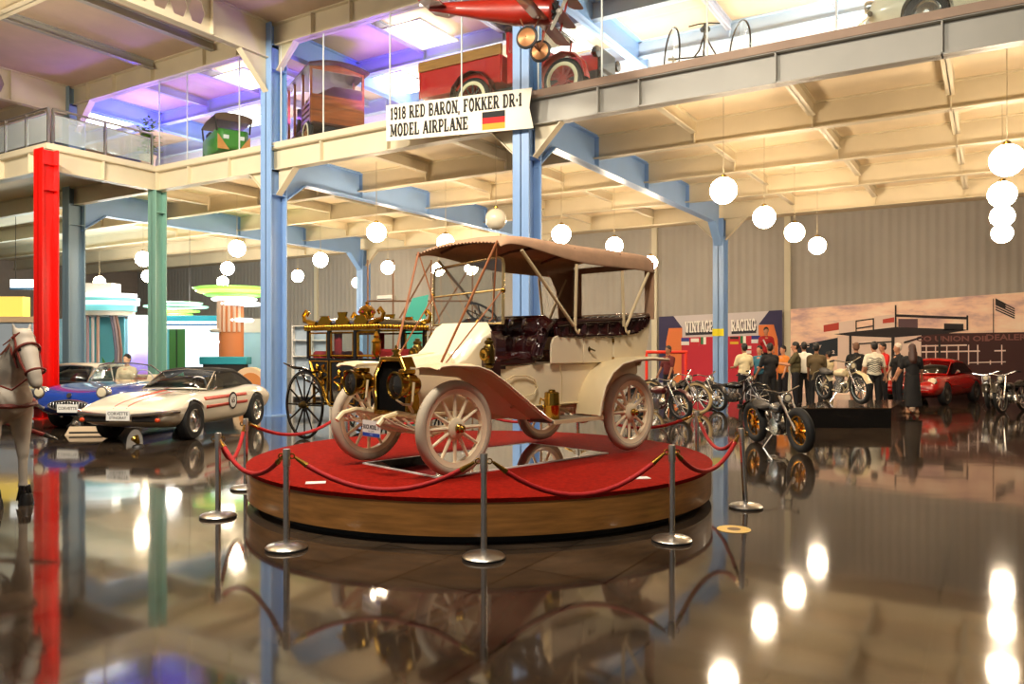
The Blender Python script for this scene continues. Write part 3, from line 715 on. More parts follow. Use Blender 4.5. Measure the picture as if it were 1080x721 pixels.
for x in (-.95, -1.8, -2.62): MB().tube([(x, -.66, 2.33), (x, -.4, 2.385), (x, 0, 2.40), (x, .4, 2.385), (x, .66, 2.33)], .016, 6).o('canopy_bow', mat('bow_wood', '5a3a20', .6), can)
# headlights, side lamp, gas cylinder
for q, hx in ((1, .34), (-1, .34)):
    M = T(hx, q * .39, .87) @ AX
    hl = MB().lathe([(.03, -.15), (.075, -.145), (.085, -.11), (.105, -.1), (.105, -.02), (.115, -.02), (.115, .0), (.105, .01), (.118, .09), (.132, .10), (.132, .118), (.118, .12), (.112, .10), (.06, .02), (.001, .0)], 32, M).o('headlight', brass, car)
    MB().lathe([(.112, .107), (.08, .118), (.001, .125)], 28, M).o('lens', mat('lamp_lens', '1c150c', .05, coat=1, spec=.8), hl)
    MB().bx(hx - .1, hx + .04, q * .39 - .05, q * .39 + .05, .975, 1.02).o('vent_cap', brass, hl, bevel=.01)
    g = MB()
    for y in (-.125, .125): g.tube([(hx - .02, q * .39 + y, .90), (hx + .0, q * .39 + y, .72), (hx - .03, q * .39 + y * .5, .68), (hx - .05, q * .39, .68)], .012, 8)
    g.tube([(hx - .05, q * .39, .68), (hx - .12, q * .36, .60)], .016, 8); g.o('lamp_bracket', tan_f, hl)
for q in (1, -1):
    M = T(-.56, q * .60, 1.16)
    ln = MB().lathe([(.035, -.14), (.05, -.12), (.03, -.1), (.055, -.09), (.06, 0), (.06, .07), (.04, .1), (.05, .11), (.05, .13), (.025, .15), (.03, .165), (.005, .17)], 18, M).o('side_lamp', mat('old_brass', '6e5a2c', .3, 1), car)
    MB().lathe([(.05, .03), (.066, .05), (.066, .075), (.05, .08), (.03, .075), (.001, .06)], 20, M @ AX @ T(0, 0, 0)).o('lamp_bezel', brass, ln)
    MB().tube([(-.56, q * .60, 1.12), (-.62, q * .52, 1.10)], .014, 6).o('lamp_bracket', brass, ln)
cy = MB().lathe([(.08, 0), (.085, .01), (.085, .14), (.09, .15), (.085, .165), (.08, .28), (.07, .29), (.04, .295), (.035, .315), (.005, .32)], 26, T(-1.32, .76, .464)).o('gas_cylinder', brass, car)
g = MB().tube([(-1.32, .68, .64), (-1.27, .64, .68), (-1.24, .66, .62)], .012, 6); g.ball((-1.24, .72, .6), .022); g.o('valve', brass, cy)
# number plate
pm = T(.50, .07, .44) @ RZ(PI / 2) @ RX(PI / 2)
pl = MB().box((0, 0, 0), (.30, .16, .006), pm).o('number_plate', white, car)
bl = mat('plate_blue', '2342a0', .4)
MB().bx(-.145, .145, -.075, -.04, .003, .0045, pm).o('plate_strip', bl, pl)
txt('BUICK MODEL 17', .058, dark, pl, pm @ T(0, .014, .003), .0006, .0022, sx=.60)
txt('OF FLINTS', .022, dark, pl, pm @ T(0, -.027, .003), .0004, 0)
txt('1910', .026, mat('plate_pale', 'c8d0e8', .4), pl, pm @ T(0, -.058, .0045), .0004, 0)
g = MB().tube([(.50, .07, .52), (.36, .07, .56)], .01, 6); g.o('plate_bracket', tan_f, pl)
# ---------------------------------------------------------------- globe lamps
gm_on = mat('lit_globe', (1, .78, .54), .4, emit=GLOBE_L)
gm_off = mat('white_globe', 'f3e6c8', .25, coat=.5)
cordm = mat('lamp_cord', 'b9ab8c', .6)
GL = [
 (1062, 169, 'topmost and largest of the four globe lamps in the column at the right edge'), (1057, 205, 'second globe lamp from the top in the column of four at the right edge'),
 (1057, 228, 'third globe lamp from the top in the column of four at the right edge'), (1057, 246, 'lowest globe lamp in the column of four at the right edge'),
 (763, 201, 'large lit globe lamp directly above the pale blue column with the yellow band'), (806, 229, 'second lit globe lamp in the row descending right of the pale blue column'),
 (838, 245, 'third lit globe lamp in the row descending right of the pale blue column'), (862, 259, 'smallest lit globe lamp, last of the row right of the pale blue column'),
 (523, 231, 'unlit white globe lamp above the front of the tan canopy'), (592, 247, 'lit globe lamp just above the middle of the tan canopy'),
 (648, 259, 'lit globe lamp peeping over the rear half of the tan canopy'), (686, 277, 'lit globe lamp at the rear end of the tan canopy'),
 (397, 245, 'lit globe lamp above the gilded carriage, in front of the ceiling beams'), (470, 256, 'lit globe lamp peeping over the front edge of the tan canopy'),
 (409, 282, 'lit globe lamp low over the carriage, right of the distant blue column'), (377, 298, 'lit globe lamp in front of the distant blue column behind the carriage'),
 (338, 274, 'lit globe lamp right of the tall blue column, higher of two'), (314, 291, 'lit globe lamp close beside the tall blue column, lower of two'),
 (250, 262, 'highest of the three globe lamps left of the tall blue column'), (240, 283, 'middle of the three globe lamps left of the tall blue column'),
 (235, 297, 'lowest of the three globe lamps left of the tall blue column, above the neon disc'), (151, 273, 'upper globe lamp just left of the green column'),
 (156, 291, 'lower globe lamp just left of the green column'), (497, 283, 'globe lamp seen through the upper windshield pane, middle one'), (525, 277, 'globe lamp seen through the upper windshield pane by its frame'),
 (462, 284, 'globe lamp seen through the upper windshield pane at its left end'), (105, 297, 'globe lamp above the white diner canopy, right of the grey blue column')]
gproto = None
for px, py, lab in GL:
    z = 4.6; D = (z - H) * FPX / (366 - py); p = at(px, D)
    lit = 'unlit' not in lab
    if lit and gproto is not None:
        t = dup(gproto); t.location = (p.x, p.y, z); t['label'] = lab
    else:
        t = thing('globe_lamp', lab, 'lamp', (p.x, p.y, z), 0, 'globe lamps hung below the gallery')
        MB().ball((0, 0, 0), .25, 18).o('globe', gm_on if lit else gm_off, t)
        MB().lathe([(.055, .235), (.055, .29), (.02, .31)], 12).o('lamp_cap', brass, t)
        MB().tube([(0, 0, .3), (0, 0, 1.82)], .007, 5).o('cord', cordm, t)
        if lit: gproto = t

# ---------------------------------------------------------------- balcony rail
bg = glass('rail_glass', (.88, .95, .96), .12)
def milky(m, f):                                   # whitens the clear pane, standing in for the brightness behind it
    n = m.node_tree; o = n.nodes['Material Output']; src = o.inputs[0].links[0].from_socket
    mx = n.nodes.new('ShaderNodeMixShader'); d = n.nodes.new('ShaderNodeBsdfDiffuse'); d.inputs[0].default_value = (.85, .92, .93, 1); mx.inputs[0].default_value = f
    n.links.new(src, mx.inputs[1]); n.links.new(d.outputs[0], mx.inputs[2]); n.links.new(mx.outputs[0], o.inputs[0])
milky(bg, .22)
def rail(label, a, b, n):
    a = Vector((*a, 6.55)); b = Vector((*b, 6.55)); d = (b - a); L = d.length; d /= L
    t = thing('glass_railing', label, 'railing', a, math.atan2(d.y, d.x), 'glass railings of the balcony')
    MB().tube([(0, 0, .86), (L, 0, .86)], .028, 10).o('handrail', steel, t)
    MB().tube([(0, .06, .74), (L, .06, .74)], .018, 8).o('mid_rail', steel, t)
    for i in range(n + 1):
        x = L * i / n
        p_ = MB().bx(x - .02, x + .02, -.03, .03, 0, .85).o('rail_post', steel, t)
        if i < n: MB().bx(x + .05, x + L / n - .05, -.006, .006, .08, .72).o('glass_panel', bg, t)
rail('glass balcony railing running from the red column back to the green column', (XE + .06, YE + .05), (XE + .06, Y0 - .2), 2)
rail('glass balcony railing left of the red column', (XE + .05, YE - .05), (XE - 7, YE - .05), 7)
# planter on the balcony
p = at(156, 22.4); t = thing('potted_plant', 'leafy plant in a tall cream planter behind the glass railing', 'plant', (p.x, p.y, 6.55))
MB().lathe([(.16, 0), (.2, .5), (.24, .62), (.2, .62), (.19, .56), (.001, .55)], 20).o('planter', mat('cream_planter', 'dccbb0', .6), t)
MB().tube([(0, 0, .5), (.03, 0, .9), (-.02, .03, 1.35)], [.03, .022, .012], 6).o('stem', mat('bark', '5b4630', .8), t)
g = MB(); rnd = random.Random(3)
for k in range(300):
    a = rnd.uniform(0, 2 * PI); cl = rnd.choice([(.18, 0, 1.45, .24), (-.2, .05, 1.25, .2), (.0, 0, .85, .26), (.02, 0, 1.1, .15)])
    c = Vector((cl[0] + rnd.gauss(0, cl[3] * .5), cl[1] + rnd.gauss(0, cl[3] * .5), cl[2] + rnd.gauss(0, cl[3] * .5)))
    d = Vector((math.cos(a), math.sin(a), rnd.uniform(-.4, .6))).normalized() * .16; n_ = d.cross(Vector((0, 0, 1))).normalized() * .045
    g.add([c, c + d * .5 + n_, c + d, c + d * .5 - n_], [(0, 1, 2, 3)])
g.o('foliage', mat('leaf_green', '5f8a2e', .6, noise=.35, scale=5), t)

# ---------------------------------------------------------------- banner
bt = thing('banner', 'white swallow-tailed banner about a model airplane hung in front of the gallery edge', 'banner', (-8.99, 12.49, 6.21), math.atan2(.28, 3.32))
bw = 3.34
def bz(u): return -.14 * (u - .5)
def bn(x, z, off=0): return (x, -.012 + .012 * math.sin(x * 5) + off, z)
top, bot = .375, -.375
M0 = Matrix(((1, 0, 0, 0), (0, 0, -1, 0), (0, 1, 0, 0), (0, 0, 0, 1)))
SH = Matrix(((1, 0, 0, 0), (0, 1, 0, 0), (-.042, 0, 1, 0), (0, 0, 0, 1)))   # the cloth hangs lower at its right end
g = MB().prism([(-bw / 2, -.37), (bw / 2 + .03, -.38), (bw / 2 - .06, .02), (bw / 2, .38), (-bw / 2, .37)], -.004, .004, SH @ M0)
clothw = g.o('cloth', mat('banner_cloth', 'f3ead8', .8), bt, smooth=False)
ink = mat('banner_ink', '14100c', .7)
slab('1918 RED BARON, FOKKER DR-1', .25, 3.02, ink, clothw, SH @ M0 @ T(-.05, .185, .005))
slab('MODEL AIRPLANE', .25, 1.85, ink, clothw, SH @ M0 @ T(-.64, -.16, .005))
for i, c in enumerate(('111111', 'd01818', 'e8a02a')):
    MB().bx(.60, 1.10, -.10 - i * .115, .015 - i * .115, .004, .0065, SH @ M0).o('flag_stripe', mat('flag_' + c, c, .7), clothw)
for x in (-bw / 2 + .03, bw / 2 - .03):
    MB().tube([(x, .0, .36 - .042 * x), (x - (.0), .36 if x < 0 else .28, .33)], .006, 5).o('tie_cord', cordm, bt)

# ---------------------------------------------------------------- model airplane
D = 12.3; ap = at(563, D, zat(47, D))
redp = mat('aircraft_red', '8a1c0e', .35, coat=.5, noise=.12, scale=4)
pln = thing('model_airplane', 'red model triplane hanging above the banner, wheels down', 'airplane', ap, hd(.85, -.35))
FT = T(0, 0, .52) @ RY(math.radians(9))
def er(x, w, h, z=0, n=14): return [(x, w * math.cos(2 * PI * k / n), z + h * math.sin(2 * PI * k / n)) for k in range(n)]
MB().loft([er(.36, .16, .16), er(.34, .20, .2), er(.1, .21, .21), er(-.3, .19, .22), er(-.9, .13, .16, .03), er(-1.6, .05, .09, .07), er(-1.9, .02, .06, .08)], M=FT).o('fuselage', redp, pln)
MB().lathe([(.06, .36), (.17, .36), (.205, .33), (.205, .2)], 24, FT @ AX, caps=False).o('cowling', redp, pln)
g = MB()
for k in range(9): g.caps_((.37, .04 * math.cos(k * .698), .04 * math.sin(k * .698)), (.37, .15 * math.cos(k * .698), .15 * math.sin(k * .698)), .022, .026, 8, FT)
g.o('rotary_engine', dark, pln)
g = MB()
for q in (-1, 1): g.loft([[(.44 + .01 * math.cos(a), q * r * math.sin(.6) + .035 * w * math.cos(a) * math.cos(.6), q * r * math.cos(.6) - .035 * w * math.cos(a) * math.sin(.6)) for a in (0, PI * .5, PI, PI * 1.5)] for r, w in ((0, .5), (.2, 1.1), (.42, .8), (.46, .3))], M=FT)
g.lathe([(.001, .48), (.04, .46), (.05, .42), (.02, .36)], 14, FT @ AX); g.o('propeller', mat('prop_wood', 'b8b2a6', .3, noise=.2), pln)
for z, c, sp, n in ((-.16, .12, 1.05, 'lower_wing'), (.17, .14, 1.15, 'middle_wing'), (.55, .16, 1.3, 'upper_wing')):
    g = MB(); rings = []
    for y in [-sp, -sp + .08, -sp * .5, 0, sp * .5, sp - .08, sp]:
        k = .65 if abs(y) == sp else 1
        rings.append([(c + .02 + k * .26 * (u - .3) * -1 + .1, y, z + k * t_) for u, t_ in ((0, 0), (.1, .03), (.35, .045), (.7, .02), (1, 0), (.6, -.006), (.2, -.012))])
    g.loft(rings, M=FT).o(n, redp, pln)
for q in (-1, 1): MB().tube([(.12, q * .9, -.16), (.16, q * .95, .55)], .018, 6, FT).o('wing_strut', redp, pln)
MB().prism([(-1.55, -.3), (-1.75, -.42), (-1.95, -.3), (-1.95, .3), (-1.75, .42), (-1.55, .3)], .06, .08, FT).o('tailplane', redp, pln)
MB().prism([(-1.75, .1), (-1.85, .38), (-2.05, .4), (-2.1, .1)], -.008, .008, FT @ RX(PI / 2)).o('rudder', white, pln)
MB().tube([(0, -.30, 0), (0, .30, 0)], .022, 8).o('wheel_axle', mat('copper_strut', '7a4a30', .4, .5), pln)
for q in (-1, 1):
    w_ = MB().torus(.155, .026, 28, 8, T(0, q * .30, 0) @ AY).o('wheel', dark, pln)
    MB().lathe([(.14, -.02), (.05, -.045), (.01, -.05), (.01, .05), (.05, .045), (.14, .02)], 24, T(0, q * .30, 0) @ AY).o('wheel_disc', mat('copper_disc', '9a6a42', .35, .6), w_)
    for x in (-.16, .18): MB().tube([(0, q * .24, 0), (x, q * .17, .36)], .013, 6).o('gear_strut', mat('copper_strut', '7a4a30'), pln)
for x in (-1.5, .2): MB().tube([(x, 0, .7), (x, 0, 9.42 - ap.z)], .004, 5).o('hanging_wire', steel, pln)

# ---------------------------------------------------------------- builder for cars
def bake(ob):
    dg = bpy.context.evaluated_depsgraph_get(); dg.update()
    me = bpy.data.meshes.new_from_object(ob.evaluated_get(dg)); old = ob.data
    ob.modifiers.clear(); ob.data = me; bpy.data.meshes.remove(old)
    for p_ in me.polygons: p_.use_smooth = True
    me.set_sharp_from_angle(angle=math.radians(35))
def shell(name, st, m, parent, wells=(), r=.36, sub=2, pit=None):
    rings = []
    for x, wb, zb, wm, zm, wt, zt, zc in st:
        h = [(wb * .55, zb), (wb, zb + .03), (wm * .98, zm - .08), (wm, zm), (wt + (wm - wt) * .35, zm + (zt - zm) * .7), (wt * .9, zt), (wt * .5, zt * .35 + zc * .65)]
        rings.append([(x, -y, z) for y, z in h[::-1]][::-1][::-1] + [(x, 0, zb)] [:0] + [(x, y, z) for y, z in h] + [(x, 0, zc)])
    ob = MB().loft(rings).o(name, m, parent, sub=sub)
    cut = []
    for wx, wz in wells:
        for q in (-1, 1):
            c = MB().lathe([(r, .52), (r, 1.4)], 40, T(wx, 0, wz) @ (AY if q > 0 else RX(PI / 2))).o('c', m, parent)
            md = ob.modifiers.new('bo', 'BOOLEAN'); md.object = c; md.solver = 'EXACT'; cut.append(c)
    if pit:                                        # open cockpit
        c = MB().bx(*pit).o('c', m, parent); md = ob.modifiers.new('bo', 'BOOLEAN'); md.object = c; md.solver = 'EXACT'; cut.append(c)
    bpy.context.view_layer.update()
    bake(ob)
    for c in cut: bpy.data.objects.remove(c)
    return ob
hubm = mat('hub_silver', 'c8c8c8', .2, 1)
def cwheel(parent, x, y, r=.33, w=.20, capm=None, wall=None):
    q = 1 if y > 0 else -1
    t_ = MB().lathe([(r * .62, -w / 2), (r * .92, -w / 2), (r, -w * .32), (r, w * .32), (r * .92, w / 2), (r * .62, w / 2), (r * .6, w * .3), (r * .6, -w * .3), (r * .62, -w / 2)], 36, AY, caps=False).o('wheel', rubber, parent, (x, y, r), rot=(0, 0, 0 if q > 0 else PI))
    MB().lathe([(.01, w * .5), (r * .12, w * .5), (r * .2, w * .38), (r * .5, w * .28), (r * .6, w * .42), (r * .63, w * .44), (r * .63, 0), (.01, 0)], 28, AY).o('hubcap', capm or hubm, t_)
    if wall: MB().lathe([(r * .64, w * .51), (r * .86, w * .51), (r * .86, w * .4), (r * .64, w * .4)], 32, AY).o('whitewall', wall, t_)
    return t_
cgl = glass('car_glass', (.35, .4, .42), .12)
trimd = mat('trim_dark', '15110f', .6)
def pane(name, pts, m, parent, th=.008):
    a, b, c = Vector(pts[0]), Vector(pts[1]), Vector(pts[2]); n_ = (b - a).cross(c - a).normalized() * th
    k = len(pts)
    g = MB().add(list(pts) + [tuple(Vector(p_) + n_) for p_ in pts], [tuple(range(k)), tuple(range(2 * k - 1, k - 1, -1))] + [(i, (i + 1) % k, k + (i + 1) % k, k + i) for i in range(k)])
    return g.o(name, m, parent)

# white striped convertible
wp = mat('ivory_car_paint', 'efe3cc', .2, coat=.8)
c2 = thing('sports_car', 'ivory sports car with red stripes, black soft top and a race number on its side', 'car', wc(-6.62, 13.15), hd(-.115, -.993))
st = [(.02, .70, .40, .72, .55, .66, .60, .62), (-.06, .76, .34, .82, .56, .72, .63, .66), (-.35, .80, .24, .87, .60, .74, .72, .72), (-.9, .80, .20, .88, .62, .76, .84, .77), (-1.4, .82, .19, .86, .60, .74, .82, .82), (-1.75, .82, .19, .84, .60, .76, .82, .86), (-2.5, .82, .19, .83, .60, .76, .83, .84), (-3.0, .82, .19, .86, .62, .77, .87, .86), (-3.4, .80, .2, .89, .64, .77, .90, .88), (-4.0, .76, .26, .85, .64, .70, .84, .84), (-4.4, .70, .36, .76, .60, .6, .74, .74)]
sh = shell('car_body', st, wp, c2, ((-.88, .34), (-3.37, .34)), .375)
for x, y in ((-.88, .76), (-.88, -.76), (-3.37, .78), (-3.37, -.78)): cwheel(c2, x, y, .34, .19)
bk = mat('soft_top_black', '191614', .7)
def carc(x, w, z, n=9): return [(x, w * math.cos(PI * k / (n - 1)), z + .07 * math.sin(PI * k / (n - 1)) ** .7 - (0 if 0 < k < n - 1 else .03)) for k in range(n)]
g = MB().loft([carc(-2.2, .56, 1.14), carc(-2.5, .58, 1.17), carc(-2.95, .58, 1.15), carc(-3.3, .6, 1.02), carc(-3.62, .64, .87)], False, False)
tp = g.o('soft_top', bk, c2, solid=.03)
for q in (-1, 1): pane('top_quarter', [(-2.75, q * .585, 1.14), (-3.0, q * .58, 1.12), (-3.62, q * .64, .84), (-3.1, q * .66, .84)], bk, tp, .02)
a = [(-1.66, -.64, .86), (-1.60, -.3, .88), (-1.60, .3, .88), (-1.66, .64, .86), (-2.18, .54, 1.17), (-2.14, 0, 1.215), (-2.18, -.54, 1.17)]
ws_ = MB().tube(a, .016, 8, closed=True).o('windshield_frame', chrome, c2)
MB().add(a, [(0, 1, 6), (1, 5, 6), (1, 2, 5), (2, 4, 5), (2, 3, 4)]).o('windshield_glass', cgl, ws_, solid=.006)
for q in (-1, 1):
    pane('side_window', [(-1.74, q * .655, .86), (-3.05, q * .66, .87), (-2.75, q * .585, 1.14), (-2.22, q * .56, 1.15)], cgl, c2)
    MB().tube([(-1.95, q * .65, .86), (-2.15, q * .57, 1.12)], .012, 6).o('vent_window_bar', chrome, c2)
MB().bx(-2.55, -2.35, .12, .55, .8, 1.04).o('seat', mat('tan_seat', 'b59a78', .6), c2, bevel=.05)
MB().bx(-2.55, -2.35, -.55, -.12, .8, 1.04).o('seat', mat('tan_seat', 'b59a78'), c2, bevel=.05)
MB().torus(.18, .012, 28, 6, T(-2.0, .33, .92) @ RY(math.radians(-65))).o('steering_wheel', white, c2)
MB().lathe([(.03, .78), (.03, .9)], 8, T(-1.65, .45, 0)).o('wiper_base', dark, c2)
for q in (-1, 1):
    MB().tube([(.03, q * .16, .50), (.05, q * .4, .51), (.03, q * .74, .54), (-.14, q * .85, .55), (-.3, q * .885, .55)], .034, 8).o('bumper', chrome, c2)
    MB().box((-.0, q * .44, .435), (.06, .46, .10)).o('grille', trimd, c2, bevel=.02)
    MB().ball((.03, q * .68, .42), (.03, .05, .04)).o('turn_signal', mat('amber', 'c0401a', .3), c2)
strp = mat('stripe_red', 'c23a24', .35)
def onhood(x, y):          # height of the bonnet under a stripe
    zs = [(.02, .63), (-.06, .655), (-.35, .725), (-.9, .79), (-1.4, .83), (-1.62, .85)]
    for i in range(len(zs) - 1):
        if zs[i][0] >= x >= zs[i + 1][0]:
            k = (zs[i][0] - x) / (zs[i][0] - zs[i + 1][0]); return zs[i][1] + (zs[i + 1][1] - zs[i][1]) * k
    return .63
def drape(name, pts_l, pts_r, m, parent):          # a stripe laid onto a body by casting down
    return None
from mathutils.bvhtree import BVHTree
def project(ob, dirv):
    bv = BVHTree.FromPolygons([v.co.copy() for v in ob.data.vertices], [tuple(p_.vertices) for p_ in ob.data.polygons])
    def f(p_):
        h = bv.ray_cast(Vector(p_) - Vector(dirv) * 3, Vector(dirv))
        return (h[0] - Vector(dirv) * .004) if h[0] is not None else None
    return f
def decal(name, ob, dirv, quad, nu, nv, m, parent):
    f = project(ob, dirv); a, b, c, d = [Vector(q) for q in quad]; vs = []; fs = []; idx = {}
    for i in range(nu + 1):
        for j in range(nv + 1):
            p_ = a.lerp(b, i / nu).lerp(d.lerp(c, i / nu), j / nv); h = f(p_)
            if h is not None: idx[i, j] = len(vs); vs.append(h)
    for i in range(nu):
        for j in range(nv):
            k = [(i, j), (i + 1, j), (i + 1, j + 1), (i, j + 1)]
            if all(q in idx for q in k):
                pz = [vs[idx[q]] for q in k]
                if max((pz[r] - pz[r - 1]).length for r in range(4)) < .35: fs.append(tuple(idx[q] for q in k))
    return MB().add(vs, fs).o(name, m, parent, solid=.004)
for y, w in ((.10, .02), (-.14, .02)): decal('bonnet_stripe', sh, (0, 0, -1), [(.0, y, 0), (-1.5, y, 0), (-1.5, y + w, 0), (.0, y + w, 0)], 24, 1, strp, sh)
decal('bonnet_stripe', sh, (0, 0, -1), [(-.75, -.19, 0), (-1.6, -.19, 0), (-1.6, -.09, 0), (-.75, -.09, 0)], 12, 2, strp, sh)
for q in (1, -1):
    for z in (.70, .55): decal('side_stripe', sh, (0, -q, 0), [(-1.28, q * .8, z - .03), (-2.95, q * .8, z - .03), (-2.95, q * .8, z + .03), (-1.28, q * .8, z + .03)], 20, 2, strp, sh)
    f = project(sh, (0, -q, 0)); n_ = 24
    ctr = f((-2.35, q, .6)) or Vector((-2.35, q * .84, .6))
    rd = MB().lathe([(.17, 0), (.17, .006)], 28, T(*ctr) @ (AY if q > 0 else RX(PI / 2))).o('number_roundel', black, sh)
    MB().lathe([(.13, .006), (.13, .009)], 28, T(*ctr) @ (AY if q > 0 else RX(PI / 2))).o('roundel_disc', white, rd)
    txt('65', .15, black, rd, T(*ctr) @ RZ(0 if q < 0 else PI) @ RX(PI / 2) @ T(0, 0, .010), .001, .002)
pm = T(.075, 0, .50) @ RZ(PI / 2) @ RX(PI / 2)
pl = MB().box((0, 0, 0), (.42, .17, .01), pm).o('number_plate', white, c2)
txt('CORVETTE', .075, dark, pl, pm @ T(0, .03, .006), .0006, .001); txt('STINGRAY', .065, dark, pl, pm @ T(0, -.04, .006), .0006, .001)
for q in (-1, 1):
    MB().tube([(-1.72, q * .74, .84), (-1.72, q * .82, .90)], .01, 6).o('mirror', chrome, c2) if q > 0 else None

# blue roadster
bp = mat('blue_car_paint', '1c3f9a', .2, coat=.9)
c1 = thing('roadster', 'dark blue open roadster with a toothed chrome grille beside the red column', 'car', wc(-8.72, 15.35), hd(-.10, -.995))
st = [(.03, .62, .42, .66, .58, .55, .70, .68), (-.05, .70, .34, .78, .58, .66, .78, .74), (-.3, .78, .24, .87, .60, .74, .88, .82), (-.8, .80, .20, .90, .62, .78, .92, .86), (-1.3, .82, .19, .88, .60, .78, .91, .90), (-1.8, .82, .19, .87, .60, .78, .90, .92), (-2.5, .82, .19, .87, .60, .78, .88, .86), (-3.2, .82, .19, .90, .62, .78, .90, .88), (-3.8, .76, .24, .86, .60, .7, .84, .84), (-4.2, .66, .38, .74, .58, .58, .74, .74)]
sh = shell('car_body', st, bp, c1, ((-.8, .34), (-3.35, .34)), .375, pit=(-2.80, -1.72, -.64, .64, .24, 1.5))
for x, y in ((-.8, .76), (-.8, -.76), (-3.35, .77), (-3.35, -.77)): cwheel(c1, x, y, .34, .18, None, white)
og = [(.06, .42 * math.cos(a), .50 + .10 * math.sin(a) * (1 if math.sin(a) > 0 else 1)) for a in [2 * PI * k / 28 for k in range(28)]]
gr = MB().tube(og, .022, 8, closed=True).o('grille_surround', chrome, c1)
MB().loft([[(.02, y, z) for _, y, z in og], [(.045, y * .98, z) for _, y, z in og]]).o('grille_recess', trimd, gr)
for k in range(13):
    y = -.36 + .06 * k; MB().ball((.075, y, .50 + .0), (.022, .018, .085 * math.sqrt(max(.1, 1 - (y / .44) ** 2)))).o('grille_tooth', chrome, gr)
for q in (-1, 1):
    M = T(-.03, q * .66, .76) @ AX
    h_ = MB().lathe([(.11, -.12), (.125, .0), (.125, .03), (.105, .04)], 24, M).o('headlight', chrome, c1)
    MB().lathe([(.104, .03), (.08, .06), (.001, .07)], 24, M).o('lens', mat('head_lens', 'd9cdb0', .1, coat=1), h_)
    MB().tube([(.05, q * .5, .44), (.07, q * .62, .50), (.0, q * .82, .52), (-.2, q * .9, .53)], .035, 8).o('bumper', chrome, c1)
    decal('side_cove', sh, (0, -q, 0), [(-1.35, q, .42), (-2.6, q, .50), (-2.6, q, .60), (-1.3, q, .76)], 10, 4, mat('cove_white', 'd8dce4', .3), sh)
MB().tube([(-1.75, -.74, .93), (-1.55, -.66, .97), (-1.82, -.60, 1.25), (-1.70, -.3, 1.30), (-1.66, 0, 1.31), (-1.70, .3, 1.30), (-1.82, .60, 1.25), (-2.02, .70, 1.10), (-2.05, .74, .93)], .016, 8).o('windshield_frame', chrome, c1)
MB().add([(-1.55, -.66, .95), (-1.45, 0, .96), (-1.55, .66, .95), (-1.82, .6, 1.25), (-1.66, 0, 1.31), (-1.82, -.6, 1.25)], [(0, 1, 4, 5), (1, 2, 3, 4)]).o('windshield_glass', glass('thin_car_glass', (.9, .95, .97), .08), c1, solid=.006)
MB().bx(-2.78, -2.66, -.6, .6, .26, 1.02).o('seat', mat('cream_seat', 'd8c8a8', .5), c1, bevel=.04)
MB().torus(.19, .013, 28, 6, T(-2.05, .32, .98) @ RY(math.radians(-65))).o('steering_wheel', white, c1)
MB().lathe([(.05, 0), (.05, .01)], 20, T(.035, 0, .70) @ RY(math.radians(60))).o('bonnet_badge', chrome, c1)
pm = T(.11, .02, .45) @ RZ(PI / 2) @ RX(PI / 2)
pl = MB().box((0, 0, 0), (.44, .16, .01), pm).o('number_plate', white, c1); txt('CORVETTE', .08, dark, pl, pm @ T(0, 0, .006), .0006, .001)

# red sports coupe at the right
rp_ = mat('red_car_paint', 'b0120c', .22, coat=.8)
c9 = thing('coupe', 'red rounded sports coupe parked before the mural at the right', 'car', wc(11.25, 22.2), hd(-.75, -.66))
st = [(.02, .60, .34, .66, .46, .5, .56, .56), (-.1, .68, .26, .78, .50, .64, .66, .62), (-.4, .74, .2, .82, .55, .70, .80, .66), (-.9, .76, .19, .83, .58, .70, .84, .74), (-1.4, .78, .19, .82, .58, .70, .84, .86), (-2.2, .78, .19, .82, .60, .72, .86, .88), (-2.9, .78, .19, .86, .62, .73, .88, .9), (-3.5, .74, .24, .84, .60, .70, .80, .86), (-4.1, .64, .34, .72, .52, .56, .66, .68)]
sh = shell('car_body', st, rp_, c9, ((-.85, .32), (-3.1, .32)), .35)
for x, y in ((-.85, .72), (-.85, -.72), (-3.1, .74), (-3.1, -.74)): cwheel(c9, x, y, .32, .19, mat('dull_alloy', '8a8a8a', .3, 1))
def cab(x, w, z): return [(x, w * math.cos(PI * k / 8), z - .10 + .10 * math.sin(PI * k / 8) ** .6) for k in range(9)]
MB().loft([cab(-1.95, .52, 1.27), cab(-2.3, .54, 1.31), cab(-2.8, .54, 1.27), cab(-3.3, .56, 1.08), cab(-3.7, .56, .88)], False, False).o('roof', rp_, c9, solid=.03)
a = [(-1.38, -.6, .86), (-1.28, 0, .87), (-1.38, .6, .86), (-1.93, .52, 1.22), (-1.9, 0, 1.27), (-1.93, -.52, 1.22)]
MB().add(a, [(0, 1, 4, 5), (1, 2, 3, 4)]).o('windshield', mat('dark_glass', '0a0b0c', .05, coat=1), c9, solid=.006)
MB().tube(a, .018, 6, closed=True).o('windshield_frame', rp_, c9)
for q in (-1, 1):
    pane('side_window', [(-1.5, q * .66, .86), (-3.2, q * .66, .90), (-2.85, q * .56, 1.17), (-2.0, q * .54, 1.17)], mat('dark_glass', '0a0b0c'), c9)
    M = T(-.22, q * .62, .68) @ RY(math.radians(62))
    h_ = MB().lathe([(.11, -.08), (.12, .0), (.11, .02)], 24, M).o('headlight', chrome, c9)
    MB().lathe([(.105, .01), (.07, .035), (.001, .045)], 20, M).o('lens', mat('head_lens', 'd9cdb0'), h_)
    MB().box((.0, q * .5, .42), (.04, .2, .06)).o('turn_signal', mat('signal_white', 'd8cfc0', .3), c9)
    MB().tube([(-1.6, q * .74, .88), (-1.58, q * .84, .96)], [.02, .05], 8).o('mirror', chrome, c9)
MB().bx(.0, .05, -.62, .62, .36, .44).o('bumper', rp_, c9, bevel=.02)
